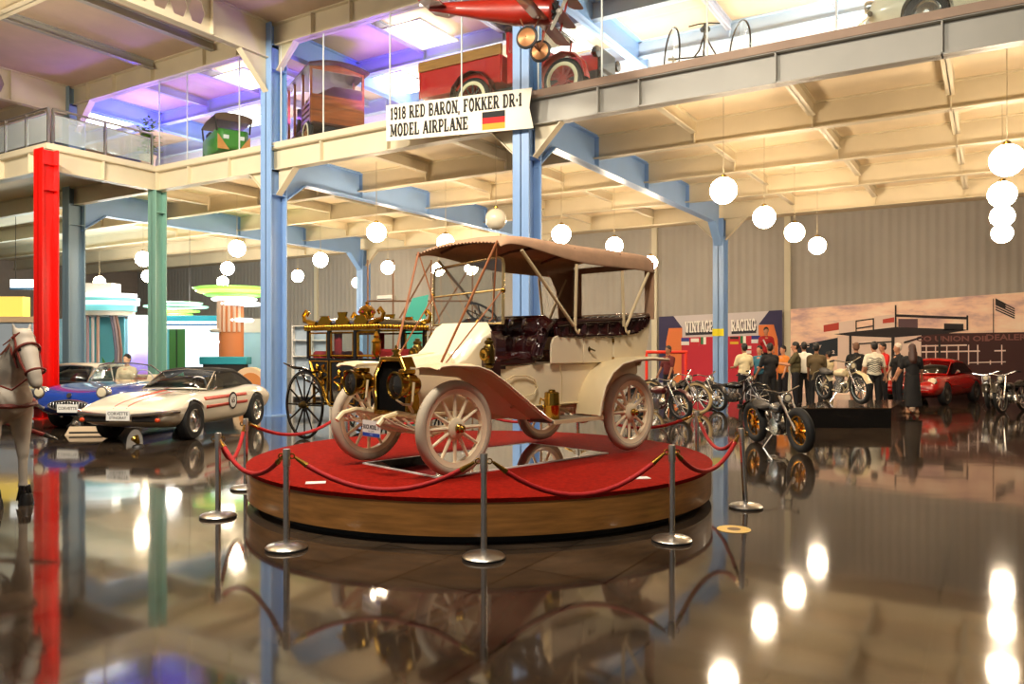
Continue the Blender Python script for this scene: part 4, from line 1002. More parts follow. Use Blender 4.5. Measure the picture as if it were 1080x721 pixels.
MB().box((.06, 0, .40), (.01, .40, .12)).o('number_plate', dark, c9)

# sedans half hidden on the left
def sedan(label, loc, rz, pm_, rm, vintage=False):
    t = thing('sedan', label, 'car', loc, rz)
    st = [(.02, .6, .36, .72, .52, .6, .72, .72), (-.2, .74, .26, .84, .56, .72, .86, .82), (-.9, .78, .22, .88, .6, .76, .9, .92), (-1.6, .8, .2, .88, .62, .78, .92, .96), (-3.2, .8, .2, .88, .62, .78, .92, .94), (-4.0, .78, .24, .86, .6, .72, .88, .9), (-4.6, .68, .36, .76, .56, .6, .76, .78)]
    shell('car_body', st, pm_, t, ((-.9, .33), (-3.6, .33)), .37)
    for x, y in ((-.9, .74), (-.9, -.74), (-3.6, .74), (-3.6, -.74)): cwheel(t, x, y, .33, .18)
    MB().loft([cab(-1.9, .62, 1.44), cab(-2.3, .66, 1.47), cab(-3.1, .66, 1.45), cab(-3.4, .64, 1.40)], False, False).o('roof', rm, t, solid=.05)
    a = [(-1.55, -.68, .93), (-1.48, 0, .96), (-1.55, .68, .93), (-1.92, .6, 1.37), (-1.9, 0, 1.42), (-1.92, -.6, 1.37)]
    MB().add(a, [(0, 1, 4, 5), (1, 2, 3, 4)]).o('windshield', cgl, t, solid=.006)
    MB().tube(a, .022, 6, closed=True).o('windshield_frame', chrome, t)
    for q in (-1, 1):
        pane('side_window', [(-1.65, q * .72, .93), (-3.6, q * .7, .93), (-3.35, q * .64, 1.36), (-1.95, q * .62, 1.36)], cgl, t)
        for x in (-2.55, -3.4): MB().tube([(x, q * .71, .93), (x + .02, q * .65, 1.38)], .02, 6).o('window_pillar', rm, t)
        M = T(-.02, q * .58, .68) @ AX
        h_ = MB().lathe([(.10, -.1), (.11, 0), (.09, .03)], 20, M).o('headlight', chrome, t); MB().lathe([(.09, .02), (.001, .05)], 20, M).o('lens', mat('head_lens', 'd9cdb0'), h_)
    MB().tube([(-.1, -.88, .46), (.08, -.6, .46), (.1, 0, .46), (.08, .6, .46), (-.1, .88, .46)], .05, 8).o('bumper', chrome, t)
    MB().box((.02, 0, .6), (.05, .9, .14)).o('grille', hubm, t, bevel=.02)
    return t
sd = sedan('dark blue hardtop sedan with a cream roof behind the blue roadster', wc(-11.3, 17.7), hd(-.1, -.995), mat('navy_paint', '15233f', .25, coat=.6), wp)
sd.scale = (1, 1, .84)
# folded board under the roadster's nose
p = at(90, 14.6); t = thing('floor_sign', 'low beige information board standing in front of the blue roadster', 'sign', (p.x, p.y, 0), YAW + .12)
MB().box((0, 0, .11), (.72, .02, .26), T(0, .0, .0) @ RX(math.radians(-55))).o('board', mat('beige_board', 'b8a488', .6), t)
MB().bx(-.3, .3, .02, .12, 0, .06).o('board_foot', dark, t)
p = at(146, 12.9); t = thing('floor_spotlight', 'small brown floor spotlight in front of the ivory car', 'lamp', (p.x, p.y, 0))
MB().lathe([(.10, 0), (.08, .03), (.02, .05)], 16).o('base', dark, t); MB().lathe([(.03, 0), (.07, .12), (.06, .12), (.001, .06)], 16, T(0, 0, .06) @ RX(.6)).o('lamp_head', brass, t)
# ---------------------------------------------------------------- gilded state carriage
CP = wc(-2.60, 13.95)
cg = thing('state_carriage', 'black and gold carriage with red seats behind the far front wheel of the vintage car', 'carriage', (CP.x, CP.y, 0), hd(.80, -.60))
lacq = mat('black_lacquer', '0d0a09', .15, coat=.8)
redv = mat('red_plush', '8c0f16', .8, noise=.2, scale=20)
def xz(y): return T(0, y, 0) @ RX(PI / 2)
Wc = .62
bodyo = [(-1.12, 1.95), (-1.12, 1.42), (-1.05, 1.22), (-.88, 1.06), (-.66, .98), (-.52, .72), (-.4, .62), (.45, .62), (.60, .75), (.66, .95), (1.05, 1.0), (1.08, 1.95)]
low = [(-1.10, 1.46), (-1.05, 1.22), (-.88, 1.06), (-.66, .98), (-.52, .72), (-.4, .62), (.45, .62), (.60, .75), (.66, .95), (1.05, 1.0), (1.06, 1.46)]
cb = MB().prism(low, -Wc, Wc, RX(PI / 2)).o('body', lacq, cg, bevel=.015)
for q in (-1, 1):
    y = q * Wc
    for x0, x1 in ((-1.1, -1.04), (-.44, -.36), (.36, .44), (1.0, 1.06)): MB().bx(x0, x1, y - .03, y + .03, 1.44, 1.98).o('window_post', lacq, cb)
    for x0, x1 in ((-1.04, -.44), (-.36, .36), (.44, 1.0)):
        g = MB().tube([(x0 + .03, y + q * .01, 1.50), (x0 + .03, y + q * .01, 1.90), (x1 - .03, y + q * .01, 1.90), (x1 - .03, y + q * .01, 1.50)], .022, 6, closed=True)
        f = g.o('window_frame', gold, cb); MB().bx(x0 + .03, x1 - .03, y - .004, y + .004, 1.50, 1.9).o('glass_pane', gl, f)
    for pts in ([(-1.02, 1.40), (-.86, 1.10), (-.66, 1.03), (-.47, .74), (-.44, 1.40)], [(-.36, .68), (.36, .68), (.36, 1.40), (-.36, 1.40)], [(.44, .72), (.56, .80), (.62, 1.0), (1.0, 1.05), (1.0, 1.40), (.44, 1.40)]):
        MB().tube([(x, y + q * .008, z) for x, z in pts], .018, 6, closed=True).o('gilt_moulding', gold, cb)
        g = MB(); cx_ = sum(p_[0] for p_ in pts) / len(pts); cz_ = sum(p_[1] for p_ in pts) / len(pts) + .03
        for sx in (-1, 1):
            for sz in (-1, 1):
                sp = [(cx_ + sx * (.03 + .21 * (1 - k / 20) * abs(math.cos(k * .55)) ), y + q * .012, cz_ + sz * (.03 + .17 * (k / 13) * (.7 + .4 * math.sin(k * .8)))) for k in range(14)]
                g.tube(sp, .017, 5)
        g.ball((cx_, y + q * .01, cz_), (.05, .015, .07)); g.o('gilt_scrollwork', gold, cb)
    MB().tube([(x, y + q * .01, z) for x, z in low[1:-1]], .016, 6).o('gilt_moulding', gold, cb)
MB().bx(-1.06, -.75, -.55, .55, 1.0, 1.58).o('rear_seat', redv, cb, bevel=.05)
MB().bx(.75, .98, -.55, .55, 1.05, 1.62).o('front_seat', redv, cb, bevel=.05)
for q in (-1, 1): MB().loft([[(x, q * (Wc - .07) + .02 * math.sin(k * 2.5), z) for k, x in enumerate((-.34, -.26, -.18, -.12))] for z in (1.46, 1.6, 1.75, 1.92)], False, False).o('curtain', redv, cb, solid=.01)
def sup(x0, x1, w, z): return [(x0, -w, z), (x1, -w, z), (x1, w, z), (x0, w, z)]
rf = MB().loft([sup(-1.14, 1.1, .66, 1.96), sup(-1.14, 1.1, .66, 2.02), sup(-1.0, .96, .54, 2.12), sup(-.6, .6, .3, 2.17)]).o('roof', lacq, cg, bevel=.01)
g = MB()
for q in (-1, 1):
    for k in range(28): g.ball((-1.12 + k * .081, q * .675, 2.0), (.034, .02, .045), 8)
    g.bx(-1.14, 1.1, q * .66 - .012, q * .66 + .012, 1.94, 1.965)
for k in range(16):
    for x in (-1.15, 1.11): g.ball((x, -.62 + k * .083, 2.0), (.02, .034, .045), 8)
g.o('gilt_cornice', gold, rf)
for q in (-1, 1):
    for x, s_ in ((-1.1, -1), (1.06, 1)):
        MB().tube([(x - s_ * .25, q * .6, 2.06), (x - s_ * .05, q * .62, 2.1), (x + s_ * .10, q * .62, 2.12), (x + s_ * .14, q * .62, 2.22), (x + s_ * .05, q * .62, 2.30), (x - s_ * .02, q * .62, 2.26), (x + s_ * .02, q * .62, 2.21)], [.05, .05, .045, .04, .035, .03, .02], 8).o('roof_scroll', gold, rf)
    for x in (-.55, 0, .55):
        MB().loft([[(x + a * w, q * .62 + b * .02, z) for a, b in ((-1, -1), (1, -1), (1, 1), (-1, 1))] for w, z in ((.16, 2.03), (.2, 2.1), (.1, 2.18), (.14, 2.2 + .06 * (x == 0)))]).o('roof_crest', gold, rf)
cr = MB().lathe([(.14, 2.15), (.13, 2.2), (.16, 2.26), (.17, 2.32), (.10, 2.38), (.03, 2.41), (.04, 2.45), (.005, 2.48)], 16).o('crown', gold, rf)
for k in range(6): MB().ball((.15 * math.cos(k), .15 * math.sin(k), 2.28), .03, 8).o('crown_jewel', redv, cr)
def spoked(name, parent, loc, R, q, m, hubm_, n=12, rim=.032):
    w = MB().torus(R - rim, rim, 44, 8, AY, .8).o(name, m, parent, loc, rot=(0, 0, 0 if q > 0 else PI))
    sp = MB().tube([(0, 0, .05), (0, 0, R - rim)], [.022, .014], 6).o('spoke', m, w)
    for k in range(1, n):
        c = sp.copy(); COL.objects.link(c); c.rotation_euler = (0, 2 * PI * k / n, 0)
    MB().lathe([(.02, -.08), (.07, -.06), (.08, 0), (.06, .06), (.045, .12), (.01, .13)], 16, AY).o('hub', hubm_, w)
    return w
for q in (-1, 1):
    spoked('wheel', cg, (-1.05, q * .74, .62), .62, q, lacq, mat('old_bronze', '6b5a36'))
    spoked('wheel', cg, (1.35, q * .70, .48), .48, q, lacq, mat('old_bronze', '6b5a36'))
    MB().tube([(-1.55, q * .5, 1.22), (-1.3, q * .52, 1.05), (-1.05, q * .55, 1.0), (-.8, q * .55, .85), (-.6, q * .5, .72)], .022, 8).o('spring', lacq, cg)
    MB().tube([(-1.75, q * .74, 1.36), (-1.4, q * .74, 1.28), (-1.1, q * .74, 1.27), (-.75, q * .74, 1.2)], [.012, .03, .03, .02], 6).o('mudguard', lacq, cg)
    lm = MB().lathe([(.03, 1.48), (.08, 1.55), (.08, 1.72), (.1, 1.74), (.05, 1.8), (.06, 1.84), (.01, 1.92)], 6, T(1.12, q * .72, 0)).o('carriage_lamp', gold, cg)
MB().tube([(-1.05, -.74, .62), (-1.05, .74, .62)], .035, 8).o('rear_axle', lacq, cg); MB().tube([(1.35, -.7, .48), (1.35, .7, .48)], .035, 8).o('front_axle', lacq, cg)
MB().tube([(-1.05, 0, .62), (-.5, 0, .55), (.7, 0, .55), (1.35, 0, .48)], .04, 8).o('perch', lacq, cg)
for q in (-1, 1): MB().tube([(-1.05, q * .5, .62), (-1.02, q * .53, 1.0)], .03, 8).o('body_stay', gold, cg); MB().tube([(1.35, q * .45, .48), (1.0, q * .5, 1.02)], .03, 8).o('body_stay', gold, cg)
bs = MB().bx(1.12, 1.5, -.5, .5, 1.25, 1.42).o('coachman_seat', redv, cg, bevel=.04)
MB().tube([(1.1, -.45, 1.0), (1.3, -.45, 1.27)], .03, 6).o('seat_iron', lacq, bs); MB().tube([(1.1, .45, 1.0), (1.3, .45, 1.27)], .03, 6).o('seat_iron', lacq, bs)
MB().lathe([(.001, 0), (.13, .01), (.14, .05), (.1, .07), (.001, .09)], 18, T(-1.5, .5, 1.12) @ AX).o('rear_ornament', gold, cg)

cg.scale = (.85, .92, 1)
# ---------------------------------------------------------------- white horse at the left edge (x forward)
hp = wc(-5.29, 8.1)
hz = thing('horse', 'white model horse in a brown bridle and breast strap at the left edge', 'horse', (hp.x, hp.y, 0), hd(.86, -.5))
hair = mat('grey_white_coat', 'b9ae9e', .6, noise=.14, scale=5)
g = MB()
for a, b, ra, rb in (((-1.3, 0, 1.12), (-.75, 0, 1.08), .30, .29), ((-.75, 0, 1.08), (-.1, 0, 1.12), .29, .28), ((-.15, 0, 1.1), (.08, 0, 1.12), .28, .23),
    ((-.02, 0, 1.2), (.20, 0, 1.45), .22, .165), ((.20, 0, 1.45), (.33, 0, 1.66), .165, .12), ((.33, 0, 1.66), (.37, 0, 1.75), .12, .10),
    ((.36, 0, 1.72), (.46, 0, 1.56), .105, .095), ((.46, 0, 1.56), (.57, 0, 1.36), .09, .066), ((.57, 0, 1.36), (.60, 0, 1.29), .068, .06), ((.42, 0, 1.58), (.50, 0, 1.45), .09, .06),
    ((.53, 0, 1.33), (.55, 0, 1.27), .05, .035)):
    g.caps_(a, b, ra, rb, 14)
for q in (-1, 1):
    y = q * .15
    for a, b, ra, rb in (((.0, y, 1.05), (.05, y, .72), .135, .085), ((.05, y, .72), (.07, y, .55), .08, .062), ((.07, y, .55), (.07, y, .50), .062, .055), ((.07, y, .50), (.07, y, .20), .046, .042), ((.07, y, .20), (.09, y, .14), .052, .045), ((.09, y, .14), (.12, y, .06), .042, .05),
        ((-1.35, y, 1.05), (-1.25, y, .78), .2, .13), ((-1.25, y, .78), (-1.42, y, .52), .11, .065), ((-1.42, y, .52), (-1.36, y, .2), .055, .043), ((-1.36, y, .2), (-1.32, y, .06), .05, .05)):
        g.caps_(a, b, ra, rb, 12)
    g.caps_((.34, q * .06, 1.78), (.33, q * .085, 1.90), .034, .010, 8)
    g.ball((.45, q * .075, 1.62), (.04, .02, .03), 8); g.ball((.60, q * .035, 1.32), (.02, .016, .018), 8)
g.o('body', hair, hz, remesh=.018)
for q in (-1, 1):
    hb = mat('dark_hoof', '15110f', .4)
    MB().lathe([(.075, 0), (.062, .09), (.05, .12), (.02, .13)], 16, T(.13, q * .15, 0)).o('hoof', hb, hz); MB().lathe([(.075, 0), (.06, .1), (.02, .11)], 16, T(-1.31, q * .15, 0)).o('hoof', hb, hz)
    g = MB(); n_ = 6
    for k in range(10): a = k * .7; g.caps_((.11 + .04 * math.cos(a), q * .15 + .04 * math.sin(a), .19), (.10 + .07 * math.cos(a), q * .15 + .07 * math.sin(a), .05), .016, .008, 6)
    g.o('feather', hb, hz)
    MB().ball((.465, q * .088, 1.625), (.022, .012, .018), 10).o('eye', black, hz)
brn = mat('brown_leather', '6b2418', .5)
br_ = MB()
for c, rx, rz_, tl in (((.585, 0, 1.40), .085, .085, -.5), ((.43, 0, 1.60), .12, .12, -.9)):
    br_.tube([(c[0] + rx * math.cos(a) * math.cos(tl), rx * 1.02 * math.sin(a), c[2] + rx * math.cos(a) * -math.sin(tl)) for a in [2 * PI * k / 24 for k in range(24)]], .013, 6, closed=True)
for q in (-1, 1):
    br_.tube([(.37, q * .09, 1.78), (.43, q * .105, 1.64), (.50, q * .098, 1.50), (.56, q * .082, 1.40)], .012, 6)
    br_.tube([(.31, q * .05, 1.79), (.36, q * .12, 1.62), (.43, q * .09, 1.44)], .011, 6)
    br_.tube([(.56, q * .07, 1.33), (.40, q * .13, 1.22), (.22, q * .20, 1.28), (.0, q * .26, 1.34)], .009, 6)
br_.tube([(.36, -.11, 1.74), (.41, -.06, 1.79), (.41, .06, 1.79), (.36, .11, 1.74)], .016, 6)
br_.o('bridle', brn, hz)
MB().tube([(-.35, .30, 1.14), (-.05, .31, 1.08), (.17, .22, 1.06), (.27, .08, 1.05), (.27, -.08, 1.05), (.17, -.22, 1.06), (-.05, -.31, 1.08), (-.35, -.30, 1.14)], .03, 8).o('breast_strap', brn, hz)
g = MB(); rnd = random.Random(5)
for k in range(60):
    u = k / 59; x = .33 - .45 * u; z = 1.80 - .40 * u - .1 * u * u
    for q in (-1, 1):
        L = rnd.uniform(.12, .24); g.caps_((x, q * .02, z), (x + rnd.uniform(-.02, .04) - .02, q * rnd.uniform(.11, .17), z - L), .014, .006, 5)
for k in range(8): g.caps_((.38, -.04 + k * .011, 1.80), (.45, -.05 + k * .014, 1.68), .014, .006, 5)
g.o('mane', mat('red_brown_mane', '5c2a1a', .8), hz)
g = MB()
for k in range(26):
    g.tube([(-1.55, 0, 1.2), (-1.72, rnd.uniform(-.06, .06), 1.1), (-1.8, rnd.uniform(-.1, .1), .8), (-1.78, rnd.uniform(-.12, .12), .45)], [.03, .03, .02, .006], 5)
g.o('tail', mat('red_brown_mane', '5c2a1a'), hz)
g = MB().tube([(-1.9, .44, .90), (-.4, .42, .74), (.0, .42, .69)], [.032, .03, .026], 8); sh_ = g.o('shaft', mat('dark_red_wood', '5a0d10', .35), hz)
MB().caps_((.0, .42, .69), (.22, .42, .66), .026, .012, 8).o('shaft_tip', black, sh_)
MB().tube([(-.45, .31, 1.1), (-.45, .38, .95), (-.45, .42, .75)], .014, 6).o('shaft_tug', brn, hz); MB().torus(.32, .016, 28, 6, T(-.45, 0, 1.08) @ AX).o('girth', brn, hz)

# ---------------------------------------------------------------- motorcycles
def moto(label, loc, rz, paint=None, tr=None, rimm=None, wr=.34, tw=.05, chop=False, lean=.12, spokes=10):
    paint = paint or black; tr = tr or rubber; rimm = rimm or chrome
    t = thing('motorcycle', label, 'motorcycle', loc, rz); t.rotation_euler = (lean, 0, rz)
    wb = 1.45 if chop else 1.32
    for x, n in ((.62, 'front_wheel'), (.62 - wb, 'rear_wheel')):
        w = MB().torus(wr - tw, tw, 36, 10, AY).o(n, tr, t, (x, 0, wr))
        MB().lathe([(wr - tw * 2.1, -.03), (wr - tw * 1.5, -.035), (wr - tw * 1.5, .035), (wr - tw * 2.1, .03)], 32, AY, caps=False).o('rim', rimm, w)
        sp = MB().tube([(0, 0, .03), (0, 0, wr - tw * 1.8)], [.016, .009] if not chop else [.03, .014], 6).o('spoke', rimm, w)
        for k in range(1, spokes):
            c = sp.copy(); COL.objects.link(c); c.rotation_euler = (0, 2 * PI * k / spokes, 0)
        MB().lathe([(.02, -.07), (.06, -.06), (.06, .06), (.02, .07)], 16, AY).o('hub', rimm, w)
        if chop and x > 0: continue
        f = MB(); strip(f, [(x + (wr + .03) * math.cos(a), wr + (wr + .03) * math.sin(a)) for a in ([math.radians(d) for d in (20, 55, 90, 125, 160)])], -.075, .075, .01, .015)
        f.o('mudguard', paint, t)
    hx = .62 - (.40 if chop else .26); hh = wr + .52
    for q in (-1, 1): MB().tube([(.62, q * .085, wr), (hx, q * .085, hh)], .021, 8).o('fork_leg', chrome, t)
    g = MB().tube([(hx - .02, 0, hh - .06), (-.1, 0, .62), (-.45, 0, .60), (.62 - wb, 0, wr)], .02, 8); g.tube([(hx - .04, 0, hh - .12), (.2, 0, .34), (.05, 0, .24), (-.35, 0, .26), (.62 - wb, 0, wr)], .02, 8); g.o('frame', paint, t)
    e = MB().lathe([(.03, -.1), (.14, -.09), (.15, 0), (.14, .09), (.03, .1)], 18, T(-.05, 0, .36) @ AY).o('crankcase', hubm, t)
    for a in (-.32, .32):
        R = T(-.05, 0, .40) @ RY(a); g = MB()
        for k in range(7): g.lathe([(.02, .07 + k * .03), (.072, .07 + k * .03), (.072, .083 + k * .03), (.02, .083 + k * .03)], 14, R)
        g.lathe([(.05, .05), (.05, .29), (.03, .3)], 12, R); g.o('cylinder', hubm, e)
    MB().loft([[(x, w * math.cos(b), .66 + h_ * math.sin(b)) for b in [2 * PI * k / 12 for k in range(12)]] for x, w, h_ in ((.22, .03, .03), (.18, .10, .08), (0, .13, .10), (-.15, .09, .07), (-.22, .03, .03))]).o('fuel_tank', paint, t)
    MB().loft([[(x, w * math.cos(b), .64 + .045 * math.sin(b) + z) for b in [2 * PI * k / 10 for k in range(10)]] for x, w, z in ((-.22, .06, .02), (-.35, .13, 0), (-.52, .15, .02), (-.66, .11, .08))]).o('seat', trimd, t)
    hb_ = MB().tube([(hx - .16, -.36, hh + .10), (hx - .04, -.30, hh + .12), (hx, -.08, hh + .05), (hx, .08, hh + .05), (hx - .04, .30, hh + .12), (hx - .16, .36, hh + .10)], .013, 8).o('handlebar', chrome, t)
    for q in (-1, 1): MB().tube([(hx - .17, q * .365, hh + .10), (hx - .07, q * .315, hh + .12)], .019, 8).o('grip', rubber, hb_)
    h_ = MB().lathe([(.02, -.1), (.07, -.07), (.085, 0), (.08, .02)], 18, T(hx + .1, 0, hh - .03) @ AX).o('headlamp', chrome, t); MB().lathe([(.075, .015), (.001, .03)], 16, T(hx + .1, 0, hh - .03) @ AX).o('lens', mat('head_lens', 'd9cdb0'), h_)
    MB().tube([(.06, .12, .42), (.12, .15, .3), (-.1, .16, .2), (-.5, .16, .2), (-.95, .17, .26)], [.02, .022, .024, .035, .03], 8).o('exhaust_pipe', chrome, t)
    MB().tube([(-.12, -.08, .22), (-.16, -.24, .0 + .24 * lean)], .012, 6).o('kick_stand', chrome, t)
    return t
goldr = mat('gold_rim', 'd9922a', .25, 1)
p = wc(4.41, 12.71); moto('black custom motorcycle with a fat front tyre and golden spokes, nearest on the right', (p.x, p.y, .0), hd(.174, -.985), black, None, goldr, .36, .07, True, .10, 8)
p = at(713, 19.6); moto('black motorcycle with a cream front tyre just behind the rear of the vintage car', p, hd(.75, -.66), black, mat('cream_tyre', 'c9ab78', .6), None, .40, .045)
p = at(740, 20.6); moto('dark motorcycle with tall pale handlebars left of the pale blue column', p, hd(.5, -.86), mat('dark_paint', '1a1416', .3), None, None, .34)
p = at(776, 20.4); moto('thin black vintage motorcycle at the foot of the pale blue column', p, hd(.8, -.6), black, None, None, .36, .035)
p = at(697, 18.0); moto('chrome motorcycle half hidden by the rear wheel of the vintage car', p, hd(.6, -.8), mat('wine_paint', '4a0f12', .3, coat=.5), None, None, .34)
p = at(1068, 19.8); moto('black motorcycle with a bright spoked wheel at the right edge, before the mural', p, hd(-.8, -.6), black, None, chrome, .38, .04)
p = at(1046, 21.2); moto('black motorcycle with a fanned chrome engine beside the red coupe', p, hd(-.6, -.8), black)
# low black stage and the pale motorcycle on it
LP = thing('low_stage', 'low black glossy display stage with a pale motorcycle on it, right of the golden-wheeled motorcycle', 'platform', (0, 0, 0))
a_, b_2, c_2 = wpt(842, 430, .41), wpt(940, 430, .41), wpt(955, 421.5, .41)
d_2 = a_ + (c_2 - b_2)
MB().loft([[(v.x, v.y, 0.0) for v in (a_, b_2, c_2, d_2)], [(v.x, v.y, .39) for v in (a_, b_2, c_2, d_2)]]).o('stage_side', black, LP)
MB().loft([[(v.x, v.y, .39) for v in (a_, b_2, c_2, d_2)], [(v.x, v.y, .41) for v in (a_, b_2, c_2, d_2)]]).o('stage_top', mat('stage_top', '3a2c20', .15, coat=.5), LP)
m_ = moto('pale cream fuel-tanked motorcycle standing on the low black stage', at(890, 17.3), hd(.2, -.98), mat('cream_moto_paint', 'd8c49a', .3, coat=.5)); m_.location.z = .425

# ---------------------------------------------------------------- people
skin = mat('skin', 'b98262', .55); skin2 = mat('skin_tan', '9a6848', .55); hairb = mat('black_hair', '0c0908', .5); hairbr = mat('brown_hair', '3a1f16', .5)
def person(label, loc, rz, top, legs, hair_m=None, sk=None, h=1.72, armL=(.3, .0, .2), armR=(.3, .0, .2), longhair=False, dress=False, shortlegs=False, shoes=None, elbowL=.3, elbowR=.3, turn=0, cap=None, sit=False):
    """standing figure, x forward; arm* = (forward lift, outward lift, elbow bend) in radians"""
    sk = sk or skin; k = h / 1.75
    t = thing('person', label, 'person', loc, rz); t.scale = (k, k, k)
    B = MB(); sh_y = .19
    lo = MB(); up = MB()
    hipz = .93
    for q in (-1, 1):
        hp_, kn, an = Vector((0, q * .09, hipz)), Vector((.02 if not sit else .4, q * .105, .50 if not sit else .92)), Vector((-.02 if not sit else .42, q * .11, .09 if not sit else .5))
        B.caps_(hp_, kn, .085, .058, 10); B.caps_(kn, an, .056, .036, 10); B.caps_(an + Vector((-.03, 0, -.04)), an + Vector((.14, q * .01, -.06)), .035, .03, 8)
        if not dress:
            if shortlegs: lo.caps_(hp_, hp_.lerp(kn, .95), .105, .09, 12)
            else: lo.caps_(hp_, kn, .10, .078, 12); lo.caps_(kn, an + Vector((0, 0, .02)), .076, .062, 12)
    B.caps_((0, 0, .95), (0, 0, 1.15), .125, .12, 14); B.caps_((0, -.06, 1.32), (0, .06, 1.32), .125, .125, 14); B.caps_((0, -.14, 1.40), (0, .14, 1.40), .07, .07, 12)
    B.caps_((0, 0, 1.18), (0, 0, 1.34), .12, .13, 14); B.caps_((-.01, 0, 1.42), (.01, 0, 1.56), .06, .055, 10)
    up.caps_((0, -.045, .98), (0, .045, .98), .135, .135, 14); up.caps_((0, -.03, 1.12), (0, .03, 1.12), .135, .135, 14); up.caps_((0, -.065, 1.30), (0, .065, 1.30), .143, .143, 14); up.caps_((0, -.15, 1.40), (0, .15, 1.40), .082, .082, 12); up.caps_((0, 0, 1.0), (0, 0, 1.3), .145, .145, 14); up.caps_((-.012, 0, 1.38), (-.012, 0, 1.462), .10, .074, 14)
    # head with face
    c, s2 = math.cos(turn), math.sin(turn); Hm = T(0.01, 0, 1.655) @ RZ(turn)
    B.ball((0, 0, .015), (.098, .078, .115), 16, Hm); B.ball((.03, 0, -.065), (.066, .058, .062), 12, Hm); B.caps_((.088, 0, .0), (.112, 0, -.03), .011, .017, 8, Hm)
    for q in (-1, 1): B.ball((-.005, q * .08, -.005), (.02, .012, .032), 8, Hm)
    B.caps_((.086, -.02, -.062), (.086, .02, -.062), .009, .009, 6, Hm)
    for q, (fw, outw, el) in ((1, armL), (-1, armR)):
        S0 = Vector((0, q * sh_y, 1.39))
        d1 = Vector((math.sin(fw), q * math.sin(outw + .08), -math.cos(fw))).normalized(); E = S0 + d1 * .29
        d2 = Vector((math.sin(fw + el), q * (math.sin(outw + .08) - .35 * (el > .5)), -math.cos(fw + el))).normalized(); Wt = E + d2 * .25
        B.caps_(S0, E, .052, .040, 10); B.caps_(E, Wt, .040, .027, 10)
        up.caps_(S0, S0.lerp(E, .78), .066, .06, 12)
        side_ = d2.cross(Vector((0, q, 0))); side_ = side_.normalized() if side_.length > .1 else Vector((1, 0, 0))
        pe = Wt + d2 * .085; B.caps_(Wt, pe, .028, .036, 8)
        for i in range(4):
            o_ = side_ * (-.027 + i * .018); b0 = pe + o_; L = (.066, .078, .074, .058)[i]; m1 = b0 + d2 * L * .55; m2 = m1 + (d2 * .8 + Vector((0, -q * .6, 0))).normalized() * L * .5
            B.caps_(b0, m1, .0095, .009, 6); B.caps_(m1, m2, .009, .0075, 6)
        th = Wt + d2 * .03 + side_ * -.03; B.caps_(th, th + d2 * .05 + side_ * -.025, .011, .009, 6)
    B.o('body', sk, t, remesh=.011)
    if dress:
        up.lathe([(.13, 1.02), (.17, .95), (.19, .75), (.22, .4), (.24, .18), (.2, .17)], 24, Matrix.Diagonal((.85, 1, 1, 1)))
        up.o('dress', top, t, remesh=.016)
    else:
        up.o('shirt', top, t, remesh=.014); lo.caps_((0, -.05, .95), (0, .05, .95), .125, .125, 14); lo.o('shorts' if shortlegs else 'trousers', legs, t, remesh=.014)
    if hair_m:
        g = MB(); g.ball((-.015, 0, .045), (.104, .088, .10), 16, Hm); g.ball((-.04, 0, .0), (.075, .082, .09), 14, Hm)
        if longhair: g.caps_((-.05, 0, .0), (-.10, 0, -.30), .09, .10, 14, Hm); g.caps_((-.06, -.05, -.1), (-.10, -.06, -.38), .06, .05, 10, Hm); g.caps_((-.06, .05, -.1), (-.10, .06, -.38), .06, .05, 10, Hm)
        g.o('hair', hair_m, t, remesh=.014)
    for q in (-1, 1):
        ax_ = (-.02, .42)[sit]; zz = (0, .41)[sit]
        MB().caps_((ax_ - .04, q * .11, .04 + zz), (ax_ + .15, q * .12, .035 + zz), .045, .038, 10).o('shoe', shoes or trimd, t)
    return t
blk = mat('black_cloth', '0b0a0c', .8); ol = mat('olive_cloth', '4a4326', .8); nav = mat('dark_trousers', '14131a', .8)
AW = YAW + PI / 2                       # facing away from the camera
person('person in a cream T-shirt and dark trousers, back turned, beside the pale blue column', at(785, 21.6), AW + .2, mat('cream_tee', 'd9c9a0', .8), nav, hairb, skin2, 1.72, (.3, .1, 1.2), (.2, .15, .9))
person('person in a teal blue shirt turned toward the black-shirted person', at(801, 22.4), AW + 2.4, mat('teal_shirt', '2f6a80', .8), nav, hairb, skin, 1.66, (.4, .1, 1.2), (.3, .1, .8))
person('person in a black T-shirt, back turned, before the racing backdrop', at(812, 20.7), AW + .1, blk, blk, hairb, skin2, 1.72, (.2, .15, .4), (.5, .1, 1.3))
person('person in an orange top half hidden between the black and olive shirts', at(826, 23.2), AW + 2.0, mat('orange_top', 'd07a2a', .8), nav, hairb, skin, 1.66)
person('person in an olive shirt and glasses facing left, arms raised to the counter', at(839, 21.5), AW + 1.25, ol, nav, hairb, skin, 1.76, (.6, .1, 1.1), (.7, .1, 1.0))
person('person in a white shirt and black trousers, back turned, right of the olive shirt', at(848, 22.0), AW - .1, mat('white_shirt', 'eeeadc', .8), blk, hairb, skin2, 1.76)
person('person in an olive brown shirt and black trousers with white rings', at(861, 20.6), AW - .5, mat('brown_shirt', '5a4a2e', .8), mat('ring_trousers', '0d0c10', .8), hairb, skin2, 1.72)
person('person in a cream shirt behind the pale motorcycle on the low stage', at(874, 23.0), AW + .6, mat('cream_tee', 'd9c9a0'), nav, hairb, skin2, 1.5)
person('person in a black T-shirt and grey shorts beyond the low stage', at(903, 21.0), AW - .2, blk, mat('grey_shorts', '5b574f', .8), mat('cropped_hair', '6a4a36', .7), skin, 1.74, (.2, .1, .6), (.2, .1, .3), shortlegs=True)
